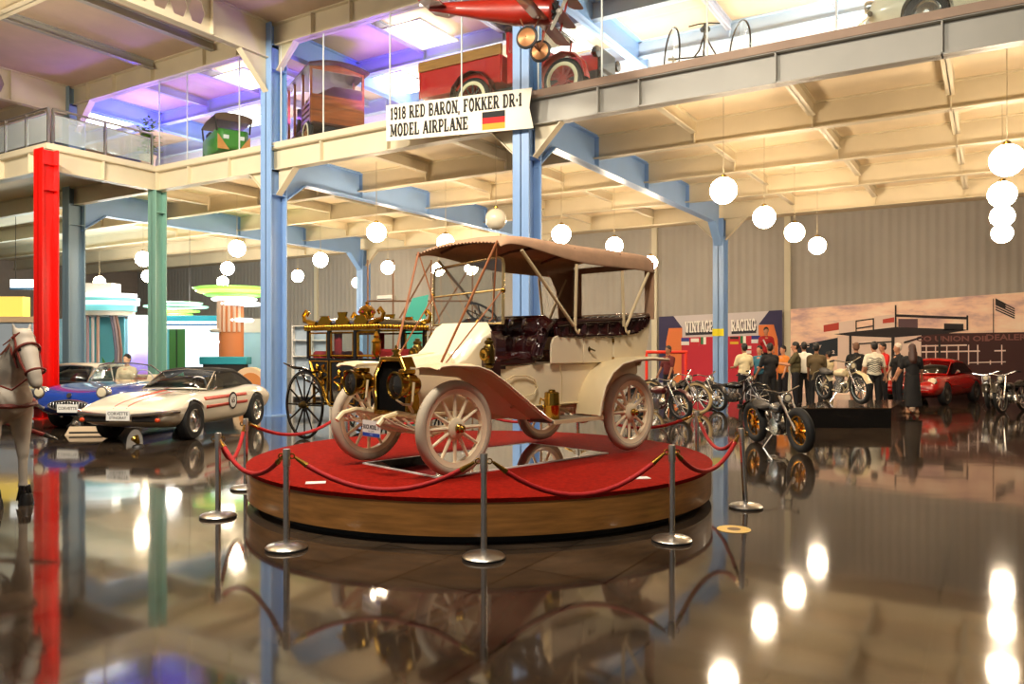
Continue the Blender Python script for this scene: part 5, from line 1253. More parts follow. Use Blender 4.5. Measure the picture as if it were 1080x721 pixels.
zs = person('person in a white shirt with black stripes, back turned, behind the low stage', at(922, 20.2), AW, mat('stripe_base', 'e4dcc4', .8), blk, hairb, skin, 1.76, (.05, .18, .1), (.05, .18, .1))
g = MB()
for z in (1.02, 1.07, 1.12, 1.18, 1.24, 1.29, 1.35): g.tube([(.148 * math.cos(a) * 1.0, .155 * math.sin(a) * (1.16 if z > 1.15 else 1.0) * 1.06, z + .02 * math.sin(6 * a)) for a in [2 * PI * k / 36 for k in range(36)]], .009, 5, closed=True)
sh_z = [c for c in zs.children if c.name.startswith('shirt')][0]; g.o('shirt_stripe', blk, sh_z)
person('person in a bright red shirt facing left behind the striped shirt', at(931, 21.9), AW + 1.8, mat('red_shirt', 'c41712', .8), nav, hairb, skin, 1.74, (.3, .1, 1.0), (.3, .1, 1.0))
person('woman with long brown hair in a long black dress, back turned, before the red coupe', at(962, 19.4), AW - .2, blk, blk, hairbr, skin, 1.70, (.2, .12, .5), (.2, .1, .4), True, True, shoes=mat('tan_sandal', '9a7050', .6))
person('person in dark clothes and a pale cap left of the long-haired woman', at(947, 20.7), AW + 1.6, blk, nav, mat('pale_cap', 'cdbfae', .7), skin, 1.72)
rs_ = person('person in a red and white racing top standing high against the racing backdrop', at(808, 26.6), AW + 3.0, mat('racing_red', 'a8141c', .7), nav, hairb, skin, 1.75, (.2, .1, .8), (.2, .1, .8)); rs_.location.z = .55
MB().tube([(.15, -.12, 1.36), (.155, -.05, 1.2), (.15, .03, 1.08)], .025, 6).o('white_sash', white, [c for c in rs_.children if c.name.startswith('shirt')][0])
t = thing('podium_block', 'dark podium block under the person in the racing top', 'podium', at(808, 26.6), YAW); MB().bx(-.4, .4, -.4, .4, 0, .5).o('block', trimd, t, bevel=.02); MB().bx(-.42, .42, -.42, .42, .5, .545).o('block_top', mat('grey_top', '55504a', .5), t)
person('person in dark red with a dark cap among the motorcycles behind the canopy end', at(705, 22.3), AW + 2.2, mat('dark_red_cloth', '5a1414', .8), nav, hairb, skin2, 1.66)
mq = person('dark-haired figure in a cream dress seated in the open blue roadster', c1.location + RZ(c1.rotation_euler.z) @ Vector((-2.42, -.33, 0)), c1.rotation_euler.z, mat('cream_dress', 'e6d2a8', .7), mat('cream_dress', 'e6d2a8'), hairb, mat('mannequin_skin', 'e0b08c', .5), 1.62, sit=True)
mq.location.z = -.16
# ---------------------------------------------------------------- racing backdrop and mural on the far wall
YW = YB - .16
def wp2(px, py, Y=YW):
    u = (px - 540) / FPX; D = Y / (CS + SN * u); return (D * (-SN + CS * u), zat(py, D))
M0 = Matrix(((1, 0, 0, 0), (0, 0, -1, 0), (0, 1, 0, 0), (0, 0, 0, 1)))        # x right, y up, facing the camera side
def flat(name, pts, m, parent, lvl, org, f):
    q = [f(x, y) for x, y in pts]; q = [(a - org[0], b - org[1]) for a, b in q]
    return MB().prism(q, lvl * .006, lvl * .006 + .006, M0).o(name, m, parent, smooth=False)
ob_ = wp2(760, 400); org = (ob_[0], 0)
rb_ = thing('racing_backdrop', 'exhibition backdrop lettered VINTAGE RACING in white, navy, orange and red on the far wall', 'backdrop', (org[0], YW - .04, 0)); 
C1 = lambda x, y: wp2(690 + x / 7.2, 320 + y / 7.2)
nv_ = mat('navy_panel', '2a2450', .6); orr = mat('orange_panel', 'e07a3c', .6); rdp = mat('racing_red_panel', 'c01c34', .6); pw = mat('pale_panel', 'c9c2c4', .6)
x0, _ = C1(40, 100); x1, zt_ = C1(975, 50)
MB().bx(x0 - org[0], x1 - org[0], .0, .04, 0, 2.75).o('backing_board', pw, rb_)
flat('pale_band', [(150, 95), (875, 57), (795, 160), (800, 250), (215, 262), (215, 185)], pw, rb_, 1, org, C1)
flat('navy_panel', [(40, 100), (150, 95), (217, 185), (115, 187), (95, 290), (90, 600), (40, 600)], nv_, rb_, 2, org, C1)
flat('navy_panel', [(875, 55), (975, 50), (975, 600), (950, 600), (945, 330), (910, 160), (795, 160)], nv_, rb_, 2, org, C1)
flat('orange_panel', [(115, 187), (217, 185), (215, 600), (90, 600), (95, 290)], orr, rb_, 3, org, C1)
flat('orange_panel', [(795, 163), (910, 160), (940, 270), (950, 600), (800, 600)], orr, rb_, 3, org, C1)
flat('red_panel', [(212, 258), (797, 243), (800, 600), (210, 600)], rdp, rb_, 4, org, C1)
for word, pa, pb in (('VINTAGE', (240, 180), (450, 170)), ('RACING', (588, 168), (775, 158))):
    a, b = C1(*pa), C1(*pb); h_ = .42; cx_, cz2 = (a[0] + b[0]) / 2 - org[0], (a[1] + b[1]) / 2
    R = M0 @ T(cx_, cz2, .012) @ RZ(math.atan2(b[1] - a[1], b[0] - a[0]))
    slab(word, h_, b[0] - a[0], mat('letter_navy', '191726', .5), rb_, R @ T(.03, -.05, 0), .01)
    slab(word, h_, b[0] - a[0], mat('letter_white', 'f4f0ea', .5), rb_, R @ T(0, 0, .012), .015)
    w = b[0] - a[0]; MB().bx(-w / 2, w / 2, -.32, -.2, 0, .008, R).o('letter_base', mat('letter_navy', '191726'), rb_)
for x, y, cols in ((240, 288, ('2a3a90', 'e8e4e0')), (313, 292, ('f0ece4', 'c02030')), (388, 282, ('207040', 'f0ece4', 'c02030')), (612, 280, ('141414', 'c01818', 'e0b020')), (690, 275, ('207040', 'f0ece4', 'c02030')), (775, 272, ('202a80', 'e0dce0')), (708, 350, ('f0ece4', 'c02030'))):
    a = C1(x, y); fl = MB().bx(-.16, .16, -.14, .14, 0, .006, M0 @ T(a[0] - org[0], a[1], .032)).o('painted_flag', mat('flagc_' + cols[0], cols[0], .6), rb_)
    n_ = len(cols)
    for i in range(1, n_):
        if (x in (388, 690)): MB().bx(-.16 + .32 * i / n_, -.16 + .32 * (i + 1) / n_, -.14, .14, .006, .008, M0 @ T(a[0] - org[0], a[1], .032)).o('flag_stripe', mat('flagc_' + cols[i], cols[i], .6), fl)
        elif x == 708: MB().bx(-.16, .16, -.03, .03, .006, .008, M0 @ T(a[0] - org[0], a[1], .032)).o('flag_stripe', mat('flagc_' + cols[i], cols[i], .6), fl)
        else: MB().bx(-.16, .16, .14 - .28 * (i + 1) / n_, .14 - .28 * i / n_, .006, .008, M0 @ T(a[0] - org[0], a[1], .032)).o('flag_stripe', mat('flagc_' + cols[i], cols[i], .6), fl)

C2 = lambda x, y: wp2(820 + x / 4.154, 300 + y / 4.154)
a, b = wp2(834, 326), wp2(1080, 308); sl = (b[1] - a[1]) / (b[0] - a[0]); XM = 5.5
mu = thing('wall_mural', 'wide printed mural of clouds and an old filling station on the far wall', 'mural', (a[0], YW - .02, 0)); org = (a[0], 0)
def cloud_mat():
    m = mat('printed_clouds', 'd8a898', .7); n = m.node_tree; b_ = n.nodes['Principled BSDF']
    tc = n.nodes.new('ShaderNodeTexCoord'); mp = n.nodes.new('ShaderNodeMapping'); mp.inputs['Scale'].default_value = (.5, 1, 1.5)
    t = n.nodes.new('ShaderNodeTexNoise'); t.inputs['Scale'].default_value = 1.6; t.inputs['Detail'].default_value = 7; t.inputs['Roughness'].default_value = .6
    r = n.nodes.new('ShaderNodeValToRGB'); e = r.color_ramp.elements
    e[0].position = .34; e[0].color = (*lin('c8a4a2'), 1); e[1].position = .66; e[1].color = (*lin('ffe6cc'), 1)
    k = e.new(.5); k.color = (*lin('f8d2b8'), 1)
    n.links.new(tc.outputs['Object'], mp.inputs[0]); n.links.new(mp.outputs[0], t.inputs['Vector']); n.links.new(t.outputs[0], r.inputs[0]); n.links.new(r.outputs[0], b_.inputs['Base Color'])
    return m
MB().prism([(0, 0), (XM - a[0], 0), (XM - a[0], a[1] + sl * (XM - a[0])), (0, a[1])], 0, .012, M0).o('printed_sky', cloud_mat(), mu, smooth=False)
pk = mat('print_dark', '1e1518', .7); pb_ = mat('print_brick', '3a1614', .7); pwh = mat('print_pale', 'e6cdbd', .7); prd = mat('print_red', 'b8402f', .7); pnv = mat('print_navy', '16222e', .7); pln_ = mat('print_line', 'e8d0c4', .7)
F = lambda name, pts, m, lvl: flat(name, pts, m, mu, lvl, org, C2)
F('pale_forecourt', [(262, 225), (632, 215), (632, 420), (262, 420)], pwh, 2)
F('navy_road_sign', [(85, 268), (265, 232), (265, 312), (85, 330)], pnv, 3)
F('brick_garage', [(630, 215), (1300, 205), (1300, 560), (630, 560)], pb_, 3)
F('red_pennant_sign', [(203, 178), (270, 166), (270, 198), (203, 208)], prd, 3)
F('pale_billboard', [(270, 165), (340, 155), (340, 218), (270, 218)], pwh, 3)
F('pale_billboard', [(425, 140), (515, 130), (515, 195), (425, 205)], pwh, 3)
F('red_billboard', [(462, 152), (512, 143), (512, 165), (462, 170)], prd, 4)
for q in ([(345, 157), (422, 147), (422, 152), (345, 162)], [(345, 190), (422, 178), (422, 184), (345, 196)], [(343, 157), (348, 157), (348, 210), (343, 210)], [(418, 147), (424, 147), (424, 200), (418, 200)]): F('sign_frame', q, pk, 4)
F('printed_canopy', [(248, 217), (345, 205), (430, 196), (520, 186), (838, 198), (745, 214), (630, 222), (500, 232), (310, 224)], pk, 5)
F('canopy_rail', [(520, 130), (835, 142), (835, 153), (520, 141)], pk, 5)
F('canopy_fascia', [(530, 150), (615, 150), (615, 190), (530, 186)], mat('print_grey', '5a4248', .7), 4); F('canopy_fascia', [(730, 170), (815, 172), (815, 200), (730, 200)], pk, 5)
for q in ([(515, 90), (522, 90), (522, 190), (515, 190)], [(828, 135), (836, 135), (836, 200), (828, 200)], [(315, 222), (325, 222), (325, 420), (315, 420)], [(500, 228), (514, 228), (514, 460), (500, 460)], [(330, 258), (500, 247), (500, 253), (330, 264)], [(555, 250), (630, 228), (630, 236), (555, 258)], [(705, 225), (715, 225), (715, 420), (705, 420)]): F('canopy_post', q, pk, 6)
for q in ([(632, 266), (830, 262), (830, 268), (632, 272)], [(632, 292), (1000, 286), (1000, 292), (632, 298)], [(836, 340), (1000, 336), (1000, 340), (836, 344)]) + tuple([(x, 264), (x + 5, 264), (x + 5, 350), (x, 350)] for x in (650, 690, 740, 790, 835, 875, 930, 980)): F('window_bar', q, pln_, 4)
F('dark_window_sign', [(880, 268), (950, 258), (950, 330), (900, 335)], pb_, 5); F('dark_window_sign', [(1005, 255), (1070, 250), (1060, 300), (1015, 304)], pb_, 5)
F('flagpole', [(944, 62), (948, 62), (948, 212), (944, 212)], pk, 4)
F('flag_canton', [(955, 60), (1000, 83), (998, 110), (955, 88)], pk, 5)
for i in range(5): F('flag_stripe', [(955, 62 + i * 11), (1040, 104 + i * 10), (1039, 110 + i * 10), (955, 68 + i * 11)], pk, 4)
F('flag_field', [(955, 62), (1040, 104), (1036, 152), (955, 117)], pwh, 3)
def wtxt(body, px, py, size, m, parent, lvl, f=C2, sx=1):
    q = f(px, py); return txt(body, size, m, parent, M0 @ T(q[0] - org[0], q[1], lvl * .006 + .006), .001, .006, sx=sx)
wtxt('CO UNION OIL', 765, 238, .24, mat('print_letter', '7a4a44', .7), mu, 3, sx=1.25); wtxt('DEALER', 1000, 232, .26, mat('print_letter', '7a4a44'), mu, 3, sx=1.2)
wtxt('< C   Fifty', 150, 268, .16, pln_, mu, 3); wtxt('2', 246, 296, .16, pln_, mu, 3)

# ---------------------------------------------------------------- upper gallery: ceiling lights and vehicles
tube_ = mat('light_panel', (1, .96, .9), .4, emit=5)
for i, (xa, xb, ya, yb, lab) in enumerate(((-12.25, -11.15, 14.1, 15.6, 'bright ceiling light panel right of the wooden truck, nearest the glass'), (-15.0, -13.7, 16.5, 18.1, 'bright ceiling light panel directly behind the wooden truck roof'), (-18.45, -17.2, 14.1, 15.4, 'upper bright ceiling light panel left of the tall blue column'), (-21.7, -20.2, 16.5, 18.0, 'lower bright ceiling light panel left of the tall blue column'), (-25.8, -24.6, 14.1, 15.7, 'long bright ceiling light panel above the balcony railing'), (-9.7, -8.5, 16.4, 17.8, 'bright ceiling light panel behind the propeller of the model airplane'))):
    t = thing('ceiling_light', lab, 'light', ((xa + xb) / 2, (ya + yb) / 2, 9.17), 0, 'light panels of the upper gallery'); w, d = (xb - xa) / 2, (yb - ya) / 2
    MB().bx(-w, w, -d, d, .03, .04).o('diffuser', tube_, t)
    MB().tube([(-w, -d, .03), (w, -d, .03), (w, d, .03), (-w, d, .03)], .03, 6, closed=True).o('light_frame', white, t)
    MB().bx(-.05, .05, -.05, .05, .04, .25).o('ceiling_mount', white, t)
# red pickup
G0 = 6.55
tk = thing('pickup_truck', 'red vintage pickup with wooden bed rail on the gallery above the banner', 'truck', (-11.0, 14.55, G0 + .0), 0)
tr = mat('truck_red', 'b0160e', .25, coat=.6); wd = mat('truck_wood', '9a6a2c', .5, noise=.25, scale=3, stretch=(1, 8, 8)); cw = mat('cream_whitewall', 'e4d6b0', .6)
def twheel(t, x, y, z, r, rimc):
    w = MB().torus(r - .06, .06, 36, 10, AY, 1.0).o('wheel', rubber, t, (x, y, z), rot=(0, 0, 0 if y > 0 else PI))
    MB().lathe([(r * .95, .03), (r * .66, .07), (r * .62, .05), (r * .9, .0)], 32, AY, caps=False).o('whitewall', cw, w)
    sp = MB().tube([(0, 0, 0), (0, 0, r * .66)], [.03, .02], 6).o('spoke', rimc, w)
    for k in range(1, 10): c = sp.copy(); COL.objects.link(c); c.rotation_euler = (0, 2 * PI * k / 10, 0)
    MB().lathe([(.1, -.04), (.1, .05), (.06, .08), (.01, .09)], 18, AY).o('hub', rimc, w)
for x, c in ((1.5, black), (3.7, mat('wheel_red', '9a2016', .4))):
    for y in (-.72, .72): twheel(tk, x, y, .46, .44, c)
bd = MB().bx(0, 2.2, -.66, .66, .72, 1.30).o('cargo_bed', tr, tk, bevel=.02)
for y in (-.66, .66): MB().bx(-.01, 2.2, y - .03, y + .03, 1.30, 1.52).o('wooden_rail', wd, bd)
MB().bx(-.03, 0, -.6, .6, .74, 1.28).o('tailgate', tr, bd, bevel=.01)
for x in (.02, 2.15): MB().bx(x - .02, x + .02, -.68, -.655, .70, 1.3).o('bed_strap', tr, bd)
MB().tube([(-.04, -.66, .9), (-.08, -.69, .95), (-.08, -.69, 1.15), (-.04, -.66, 1.2)], .014, 6).o('gate_chain', dark, bd)
MB().bx(0, 4.3, -.4, .4, .5, .66).o('chassis', dark, tk)
for y in (-.72, .72):
    for x, r0 in ((1.5, .56), (3.7, .54)):
        g = MB(); strip(g, [(x + r0 * math.cos(math.radians(d)), .46 + r0 * math.sin(math.radians(d))) for d in (185, 150, 120, 90, 60, 30, 0, -5)], y - .13, y + .13, .012, .03); g.o('fender', black if x < 2 else tr, tk)
cbp = MB().loft([[(x, -w, z) for x, z in ((2.3, .66), (3.25, .66), (3.25, 1.16), (3.15, 1.3), (2.3, 1.3))] for w in (.62, -.62)]).o('cab', tr, tk, bevel=.02)
MB().bx(2.28, 2.36, -.62, .62, 1.28, 1.76).o('cab_back', tr, cbp, bevel=.01); MB().bx(2.25, 3.3, -.66, .66, 1.74, 1.80).o('cab_roof', black, cbp, bevel=.02)
for y in (-.6, .6): MB().tube([(3.15, y, 1.28), (3.2, y, 1.76)], .025, 6).o('windshield_post', tr, cbp)
MB().bx(3.17, 3.18, -.58, .58, 1.3, 1.74).o('windshield', gl, cbp)
MB().loft([[(x, w * math.cos(PI * k / 8), .62 + h_ * math.sin(PI * k / 8) ** .7) for k in range(9)] for x, w, h_ in ((3.25, .45, .56), (4.3, .36, .50))]).o('bonnet', tr, tk)
MB().bx(4.28, 4.36, -.36, .36, .55, 1.12).o('radiator', black, tk, bevel=.02)
for y in (-.5, .5): MB().lathe([(.02, -.14), (.1, -.08), (.12, 0), (.11, .02), (.001, .04)], 18, T(4.35, y, .98) @ AX).o('headlight', black, tk)
MB().tube([(4.5, -.7, .55), (4.55, 0, .55), (4.5, .7, .55)], .03, 6).o('bumper', dark, tk)
# wooden depot truck, seen from behind
p = at(356, 19.3); dt = thing('wooden_truck', 'varnished wooden truck with a curved roof on the gallery by the tall blue column', 'truck', (p.x, p.y, G0), hd(-.5, .866))
vw = mat('varnished_wood', '7d431a', .3, noise=.45, scale=2.5, stretch=(1, .6, 9), coat=.4); dwd = mat('dark_roof_wood', '3d2012', .5, noise=.2)
dt.location = Vector((p.x, p.y, G0)) + wc(-.55, .95)
MB().bx(-1.1, 1.1, -.64, .64, .58, .66).o('body_floor', dwd, dt)
MB().bx(-1.12, -1.06, -.66, .66, .62, 1.30).o('rear_panel', vw, dt)
for y in (-.66, .66):
    for i in range(4): MB().bx(-1.05, -.35, y - .02, y + .02, .68 + i * .13, .76 + i * .13).o('side_slat', vw, dt)
    MB().tube([(-1.05, y, 1.24), (-.3, y, .98)], .03, 6).o('side_rail', vw, dt)
    for x in (-1.08, -.35, .45, 1.05): MB().bx(x - .03, x + .03, y - .03, y + .03, .6, 1.96).o('roof_post', vw, dt)
MB().loft([[(x, y, 1.94 + .14 * (1 - (y / .76) ** 2) + dz) for y in (-.76, -.5, -.25, 0, .25, .5, .76)] + [(x, y, 1.94 + .14 * (1 - (y / .76) ** 2) + dz + .05) for y in (.76, .5, .25, 0, -.25, -.5, -.76)] for x, dz in ((-1.3, 0), (1.25, 0))]).o('roof', dwd, dt)
MB().prism([(-.66, 1.9), (.66, 1.9), (.66, 1.96), (0, 2.08), (-.66, 1.96)], -1.12, -1.08, yz(0)).o('roof_gable', vw, dt)
MB().prism([(-.66, 1.28), (-.66, 1.55), (.1, 1.55), (.5, 1.30)], -1.10, -1.07, yz(0)).o('rear_curtain', dwd, dt)
for x in (-.3, .55):
    s2_ = MB().bx(x, x + .35, -.58, .58, .66, .98).o('bench_seat', mat('bench_leather', '241612', .5), dt, bevel=.03); MB().bx(x - .08, x, -.58, .58, .9, 1.35).o('bench_back', mat('bench_leather', '241612'), s2_, bevel=.03)
for x in (-.62, 1.5):
    for y in (-.62, .62): twheel(dt, x, y, .40, .38, mat('wheel_wood', '8a5a2a', .5))
MB().bx(1.1, 1.75, -.32, .32, .6, 1.1).o('bonnet', black, dt, bevel=.06); MB().bx(-1.0, 1.8, -.3, .3, .46, .58).o('chassis', dark, dt)
# green auto rickshaw
p = at(222, 20.9); ar = thing('auto_rickshaw', 'green and orange three wheeled rickshaw with a brown roof behind the gallery glass', 'rickshaw', (p.x, p.y + .5, G0), hd(.55, -.83))
gg = mat('rick_green', '3f8a2c', .4); og_ = mat('rick_orange', 'd8904a', .4); bt_ = mat('rick_brown', '5a4028', .6)
MB().loft([[(x, -w, z0), (x, w, z0), (x, w, z1), (x, -w, z1)] for x, w, z0, z1 in ((-.8, .45, .3, .85), (.1, .5, .25, .8), (.7, .42, .3, .9), (.85, .3, .4, .85))]).o('body', gg, ar, bevel=.04)
for q in (-1, 1): MB().prism([(-.42 * q, .32), (-.12 * q, .32), (-.42 * q, .72)], .86, .875, yz(0)).o('orange_panel', og_, ar); MB().bx(.86, .875, q * .2 - .07, q * .2 + .07, .6, .7).o('headlight', white, ar)
MB().loft([[(x, w * math.cos(PI * k / 8), 1.18 + .12 * math.sin(PI * k / 8)) for k in range(9)] for x, w in ((-.85, .48), (0, .54), (.85, .5))]).o('roof', bt_, ar)
MB().bx(.84, .86, -.48, .48, 1.08, 1.22).o('roof_valance', bt_, ar)
for x in (-.75, .8):
    for q in (-1, 1): MB().tube([(x, q * .42, .8), (x - .02, q * .46, 1.2)], .025, 6).o('roof_post', dark, ar)
MB().bx(.83, .835, -.4, .4, .86, 1.1).o('windshield', gl, ar); MB().bx(-.6, -.2, -.4, .4, .8, 1.0).o('seat', trimd, ar, bevel=.03)
for x, y in ((.6, 0), (-.5, .42), (-.5, -.42)): cwheel(ar, x, y if y else .04, .22, .1)
# old velocipede with two big side wheels
p0, p1 = at(706, 14.6), at(770, 14.1); ct_ = (p0 + p1) / 2
tri = thing('tricycle', 'antique black tricycle with two big spoked side wheels on the gallery edge', 'tricycle', (ct_.x, ct_.y + .35, G0), 0)
ax2 = (at(770, 14.2) - at(706, 14.5)); L2 = .62
tri.rotation_euler = (0, 0, math.atan2(ax2.y, ax2.x) - PI / 2)
for q in (-1, 1):
    w = MB().torus(.56, .018, 48, 8, AY).o('big_wheel', black, tri, (0, q * L2, .58), rot=(0, 0, .34))
    MB().lathe([(.03, -.08), (.035, .08)], 12, AY).o('hub', chrome, w); sp = MB().tube([(0, .03, 0), (0, 0, .55)], .003, 4).o('spoke', chrome, w)
    for k in range(1, 28): c = sp.copy(); COL.objects.link(c); c.rotation_euler = (0, 2 * PI * k / 28, 0)
MB().tube([(0, -L2, .58), (0, L2, .58)], .018, 8).o('axle', black, tri)
MB().tube([(0, -.2, .58), (.2, -.1, .62), (.1, 0, .98), (.06, 0, 1.06)], .018, 8).o('frame', black, tri); MB().tube([(.1, 0, .95), (.55, 0, .5), (.6, 0, .24)], .016, 8).o('frame', black, tri)
MB().tube([(0, .2, .58), (-.1, .1, .8), (.08, 0, .95)], .016, 8).o('frame', black, tri)
MB().loft([[(x, w * math.cos(b), 1.10 + .03 * math.sin(b)) for b in [2 * PI * k / 10 for k in range(10)]] for x, w in ((-.12, .09), (0, .1), (.12, .04), (.18, .02))]).o('saddle', rubber, tri)
MB().tube([(.42, -.28, 1.0), (.36, -.1, 1.05), (.36, .1, 1.05), (.42, .28, 1.0)], .013, 6).o('handlebar', black, tri); MB().tube([(.36, 0, 1.05), (.55, 0, .5)], .014, 6).o('steering_stem', black, tri)
w = MB().torus(.22, .016, 28, 6, AY).o('small_wheel', black, tri, (.6, 0, .24)); sp = MB().tube([(0, 0, 0), (0, 0, .22)], .003, 4).o('spoke', chrome, w)
for k in range(1, 12): c = sp.copy(); COL.objects.link(c); c.rotation_euler = (0, 2 * PI * k / 12, 0)
sd2 = sedan('cream vintage sedan high on the gallery at the upper right corner', (-1.75, 14.55, G0), PI, wp, wp)
for c in [k for k in sd2.children if k.name.startswith('bumper')]: pass

# ---------------------------------------------------------------- stage set with neon at the far left
def emat(name, c, e): return mat(name, lin(c), .4, emit=e)
neon_c = emat('neon_cyan', '58e8ff', 1.3); neon_w = emat('neon_white', 'f4fbff', 1.5); neon_g = emat('neon_green', '8fe05a', .9); neon_y = emat('neon_yellow', 'ffe680', 1.0)
DS = 27.0
def zz(py, D=DS): return zat(py, D)
def ell(g, a, b, z0, z1, M=None): g.loft([[(a * math.cos(2 * PI * k / 40), b * math.sin(2 * PI * k / 40), z) for k in range(40)] for z in (z0, z1)], M=M)
p = at(112, DS); ks = thing('diner_kiosk', 'white and turquoise round canopied stage kiosk left of the green column', 'kiosk', (p.x, p.y, 0), YAW)
for z0, z1, a, m, n in ((zz(333), zz(328), .95, white, 'lower_band'), (zz(328), zz(322), 1.0, emat('band_cyan', '7fd8dc', .5), 'cyan_band'), (zz(322), zz(318), 1.1, neon_w, 'lit_band'), (zz(318), zz(314.5), 1.12, emat('band_cyan', '7fd8dc', .5), 'cyan_band'), (zz(314.5), zz(310), 1.02, neon_w, 'lit_band')):
    g = MB(); ell(g, a, a * .7, z0, z1); g.o(n, m, ks)
MB().bx(-.95, .35, -.3, .3, zz(310), zz(299)).o('roof_block', white, ks)
for i, (dx, c) in enumerate(((-.78, '5f7a2a'), (-.62, 'f0e8ea'), (-.45, 'c8a8b4'), (-.28, 'f0e8ea'), (-.1, 'd8b0a0'))): MB().lathe([(.05, 0), (.05, zz(333))], 10, T(dx, -.35, 0)).o('kiosk_post', mat('post_' + c, c, .5), ks)
MB().bx(-.9, .45, .35, .4, 0, zz(334)).o('cyan_wall', mat('set_cyan', '6cc8dc', .6), ks)
g = MB()
for k in range(9): a = k * .7; g.prism([(0, 0), (.10, .25), (.04, .62), (-.07, .28)], 0, .01, M0 @ T(.25, .5 + .06 * k, .34 + .004 * k) @ RZ(a - 2.4))
g.o('painted_palm', mat('palm_green', '4f9a4a', .6), ks)
for dx, c in ((.42, '7a7a90'), (.52, 'b0a0a8'), (.6, '8a7068')):
    MB().tube([(dx - .05, -.4, zz(333)), (dx + .06, -.42, zz(350)), (dx + .12, -.4, zz(370)), (dx + .1, -.4, .2)], .05, 8).o('draped_curtain', mat('drape_' + c, c, .8), ks)
p = at(150, DS + 1.1); sc2 = thing('stage_screen', 'tall glowing white and violet screen between the kiosk and the green column', 'screen', (p.x, p.y, 0), YAW)
def scr_mat():
    m = mat('screen_print', (1, 1, 1), .4, emit=1); n = m.node_tree; b = n.nodes['Principled BSDF']
    tc = n.nodes.new('ShaderNodeTexCoord'); sx = n.nodes.new('ShaderNodeSeparateXYZ'); mr = n.nodes.new('ShaderNodeMapRange'); mr.inputs[1].default_value = 0; mr.inputs[2].default_value = zz(333)
    ns = n.nodes.new('ShaderNodeTexNoise'); ns.inputs['Scale'].default_value = 1.2; ad = n.nodes.new('ShaderNodeMath'); ad.operation = 'MULTIPLY_ADD'; ad.inputs[1].default_value = .5
    r = n.nodes.new('ShaderNodeValToRGB'); e = r.color_ramp.elements; e[0].position = .3; e[0].color = (*lin('c85fb4'), 1); e[1].position = .95; e[1].color = (*lin('f4f0fa'), 1); k = e.new(.62); k.color = (*lin('a890e0'), 1)
    n.links.new(tc.outputs['Object'], sx.inputs[0]); n.links.new(sx.outputs[2], mr.inputs[0]); n.links.new(tc.outputs['Object'], ns.inputs['Vector']); n.links.new(ns.outputs[0], ad.inputs[0]); n.links.new(mr.outputs[0], ad.inputs[2])
    n.links.new(ad.outputs[0], r.inputs[0]); n.links.new(r.outputs[0], b.inputs['Emission Color']); n.links.new(r.outputs[0], b.inputs['Base Color']); return m
MB().bx(-.5, .5, -.03, .0, .1, zz(333, DS + 1.1)).o('lit_panel', scr_mat(), sc2); MB().bx(-.53, .53, 0, .06, 0, zz(332, DS + 1.1)).o('screen_back', white, sc2)
p = at(205, DS + .6); fa = thing('diner_facade', 'turquoise striped diner front with a glowing window between the green and tall blue columns', 'shop front', (p.x, p.y, 0), YAW)
for i, (y0, y1, m) in enumerate(((346, 343.5, neon_w), (343.5, 341.5, mat('set_blue', '3a78b8', .5)), (341.5, 339, neon_w), (339, 333, emat('fascia_cyan', '38a8c8', .35)))):
    MB().bx(-.95, .95, -.25, .3, zz(y0, DS + .6), zz(y1, DS + .6)).o('fascia_band', m, fa, bevel=.02)
MB().bx(-.85, -.3, -.1, -.05, 0, zz(347, DS + .6)).o('green_door', mat('door_green', '3f7a40', .5), fa); MB().bx(-.60, -.56, -.13, -.1, 0, zz(347, DS + .6)).o('door_bar', mat('door_dark', '1f3a24', .5), fa)
MB().bx(-.28, .92, -.1, -.05, .6, zz(347, DS + .6)).o('lit_window', emat('window_glow', 'd8f2ff', 1.2), fa); MB().bx(-.28, .92, -.12, -.04, 0, .6).o('window_base', white, fa)
MB().bx(-.95, .95, -.04, 0, 0, zz(347, DS + .6)).o('back_wall', mat('set_cyan', '6cc8dc'), fa)
p = at(244, DS - .8); Dt = DS - .8; tw_ = thing('neon_tower', 'orange stage tower ringed with white discs under a green neon canopy disc', 'tower', (p.x, p.y, 0), YAW)
MB().lathe([(.40, 0), (.40, zz(312, Dt))], 24).o('tower_shaft', mat('tower_orange', 'c87a48', .6), tw_)
for k in range(6): MB().lathe([(.05, zz(350, Dt)), (.05, zz(315, Dt))], 8, T(.42 * math.cos(-2.6 + k * .4), .42 * math.sin(-2.6 + k * .4), 0)).o('tower_fin', mat('fin_cream', 'd8b8a0', .6), tw_)
for y, r, m, dx in ((305, 1.25, neon_g, 0), (308, 1.2, neon_y, .05), (311, 1.0, neon_g, .1), (316, .75, neon_w, .1), (321, .7, neon_w, .3), (338, .5, neon_w, .25), (349, .42, white, -.3), (361, .38, neon_w, -.1)):
    g = MB(); g.loft([[(dx + rr_ * math.cos(2 * PI * k / 36), rr_ * .8 * math.sin(2 * PI * k / 36), zz(y, Dt) + dz_) for k in range(36)] for rr_, dz_ in ((r * .9, -.05), (r, 0), (r, .04), (r * .85, .08))]); g.o('canopy_disc', m, tw_)
p = at(238, DS - 2.2); t = thing('stage_counter', 'long turquoise counter top behind the soft top of the ivory car', 'counter', (p.x, p.y, 0), YAW)
MB().bx(-.75, .75, -.25, .25, zz(384, DS - 2.2), zz(376, DS - 2.2)).o('counter_top', mat('set_teal', '2c98a8', .4), t, bevel=.02); MB().bx(-.65, .65, -.2, .2, 0, zz(384, DS - 2.2)).o('counter_base', trimd, t)
p = at(266, DS - 2.6); t = thing('arched_booth', 'cream and orange arched booth back beside the tall blue column', 'booth', (p.x, p.y, 0), YAW)
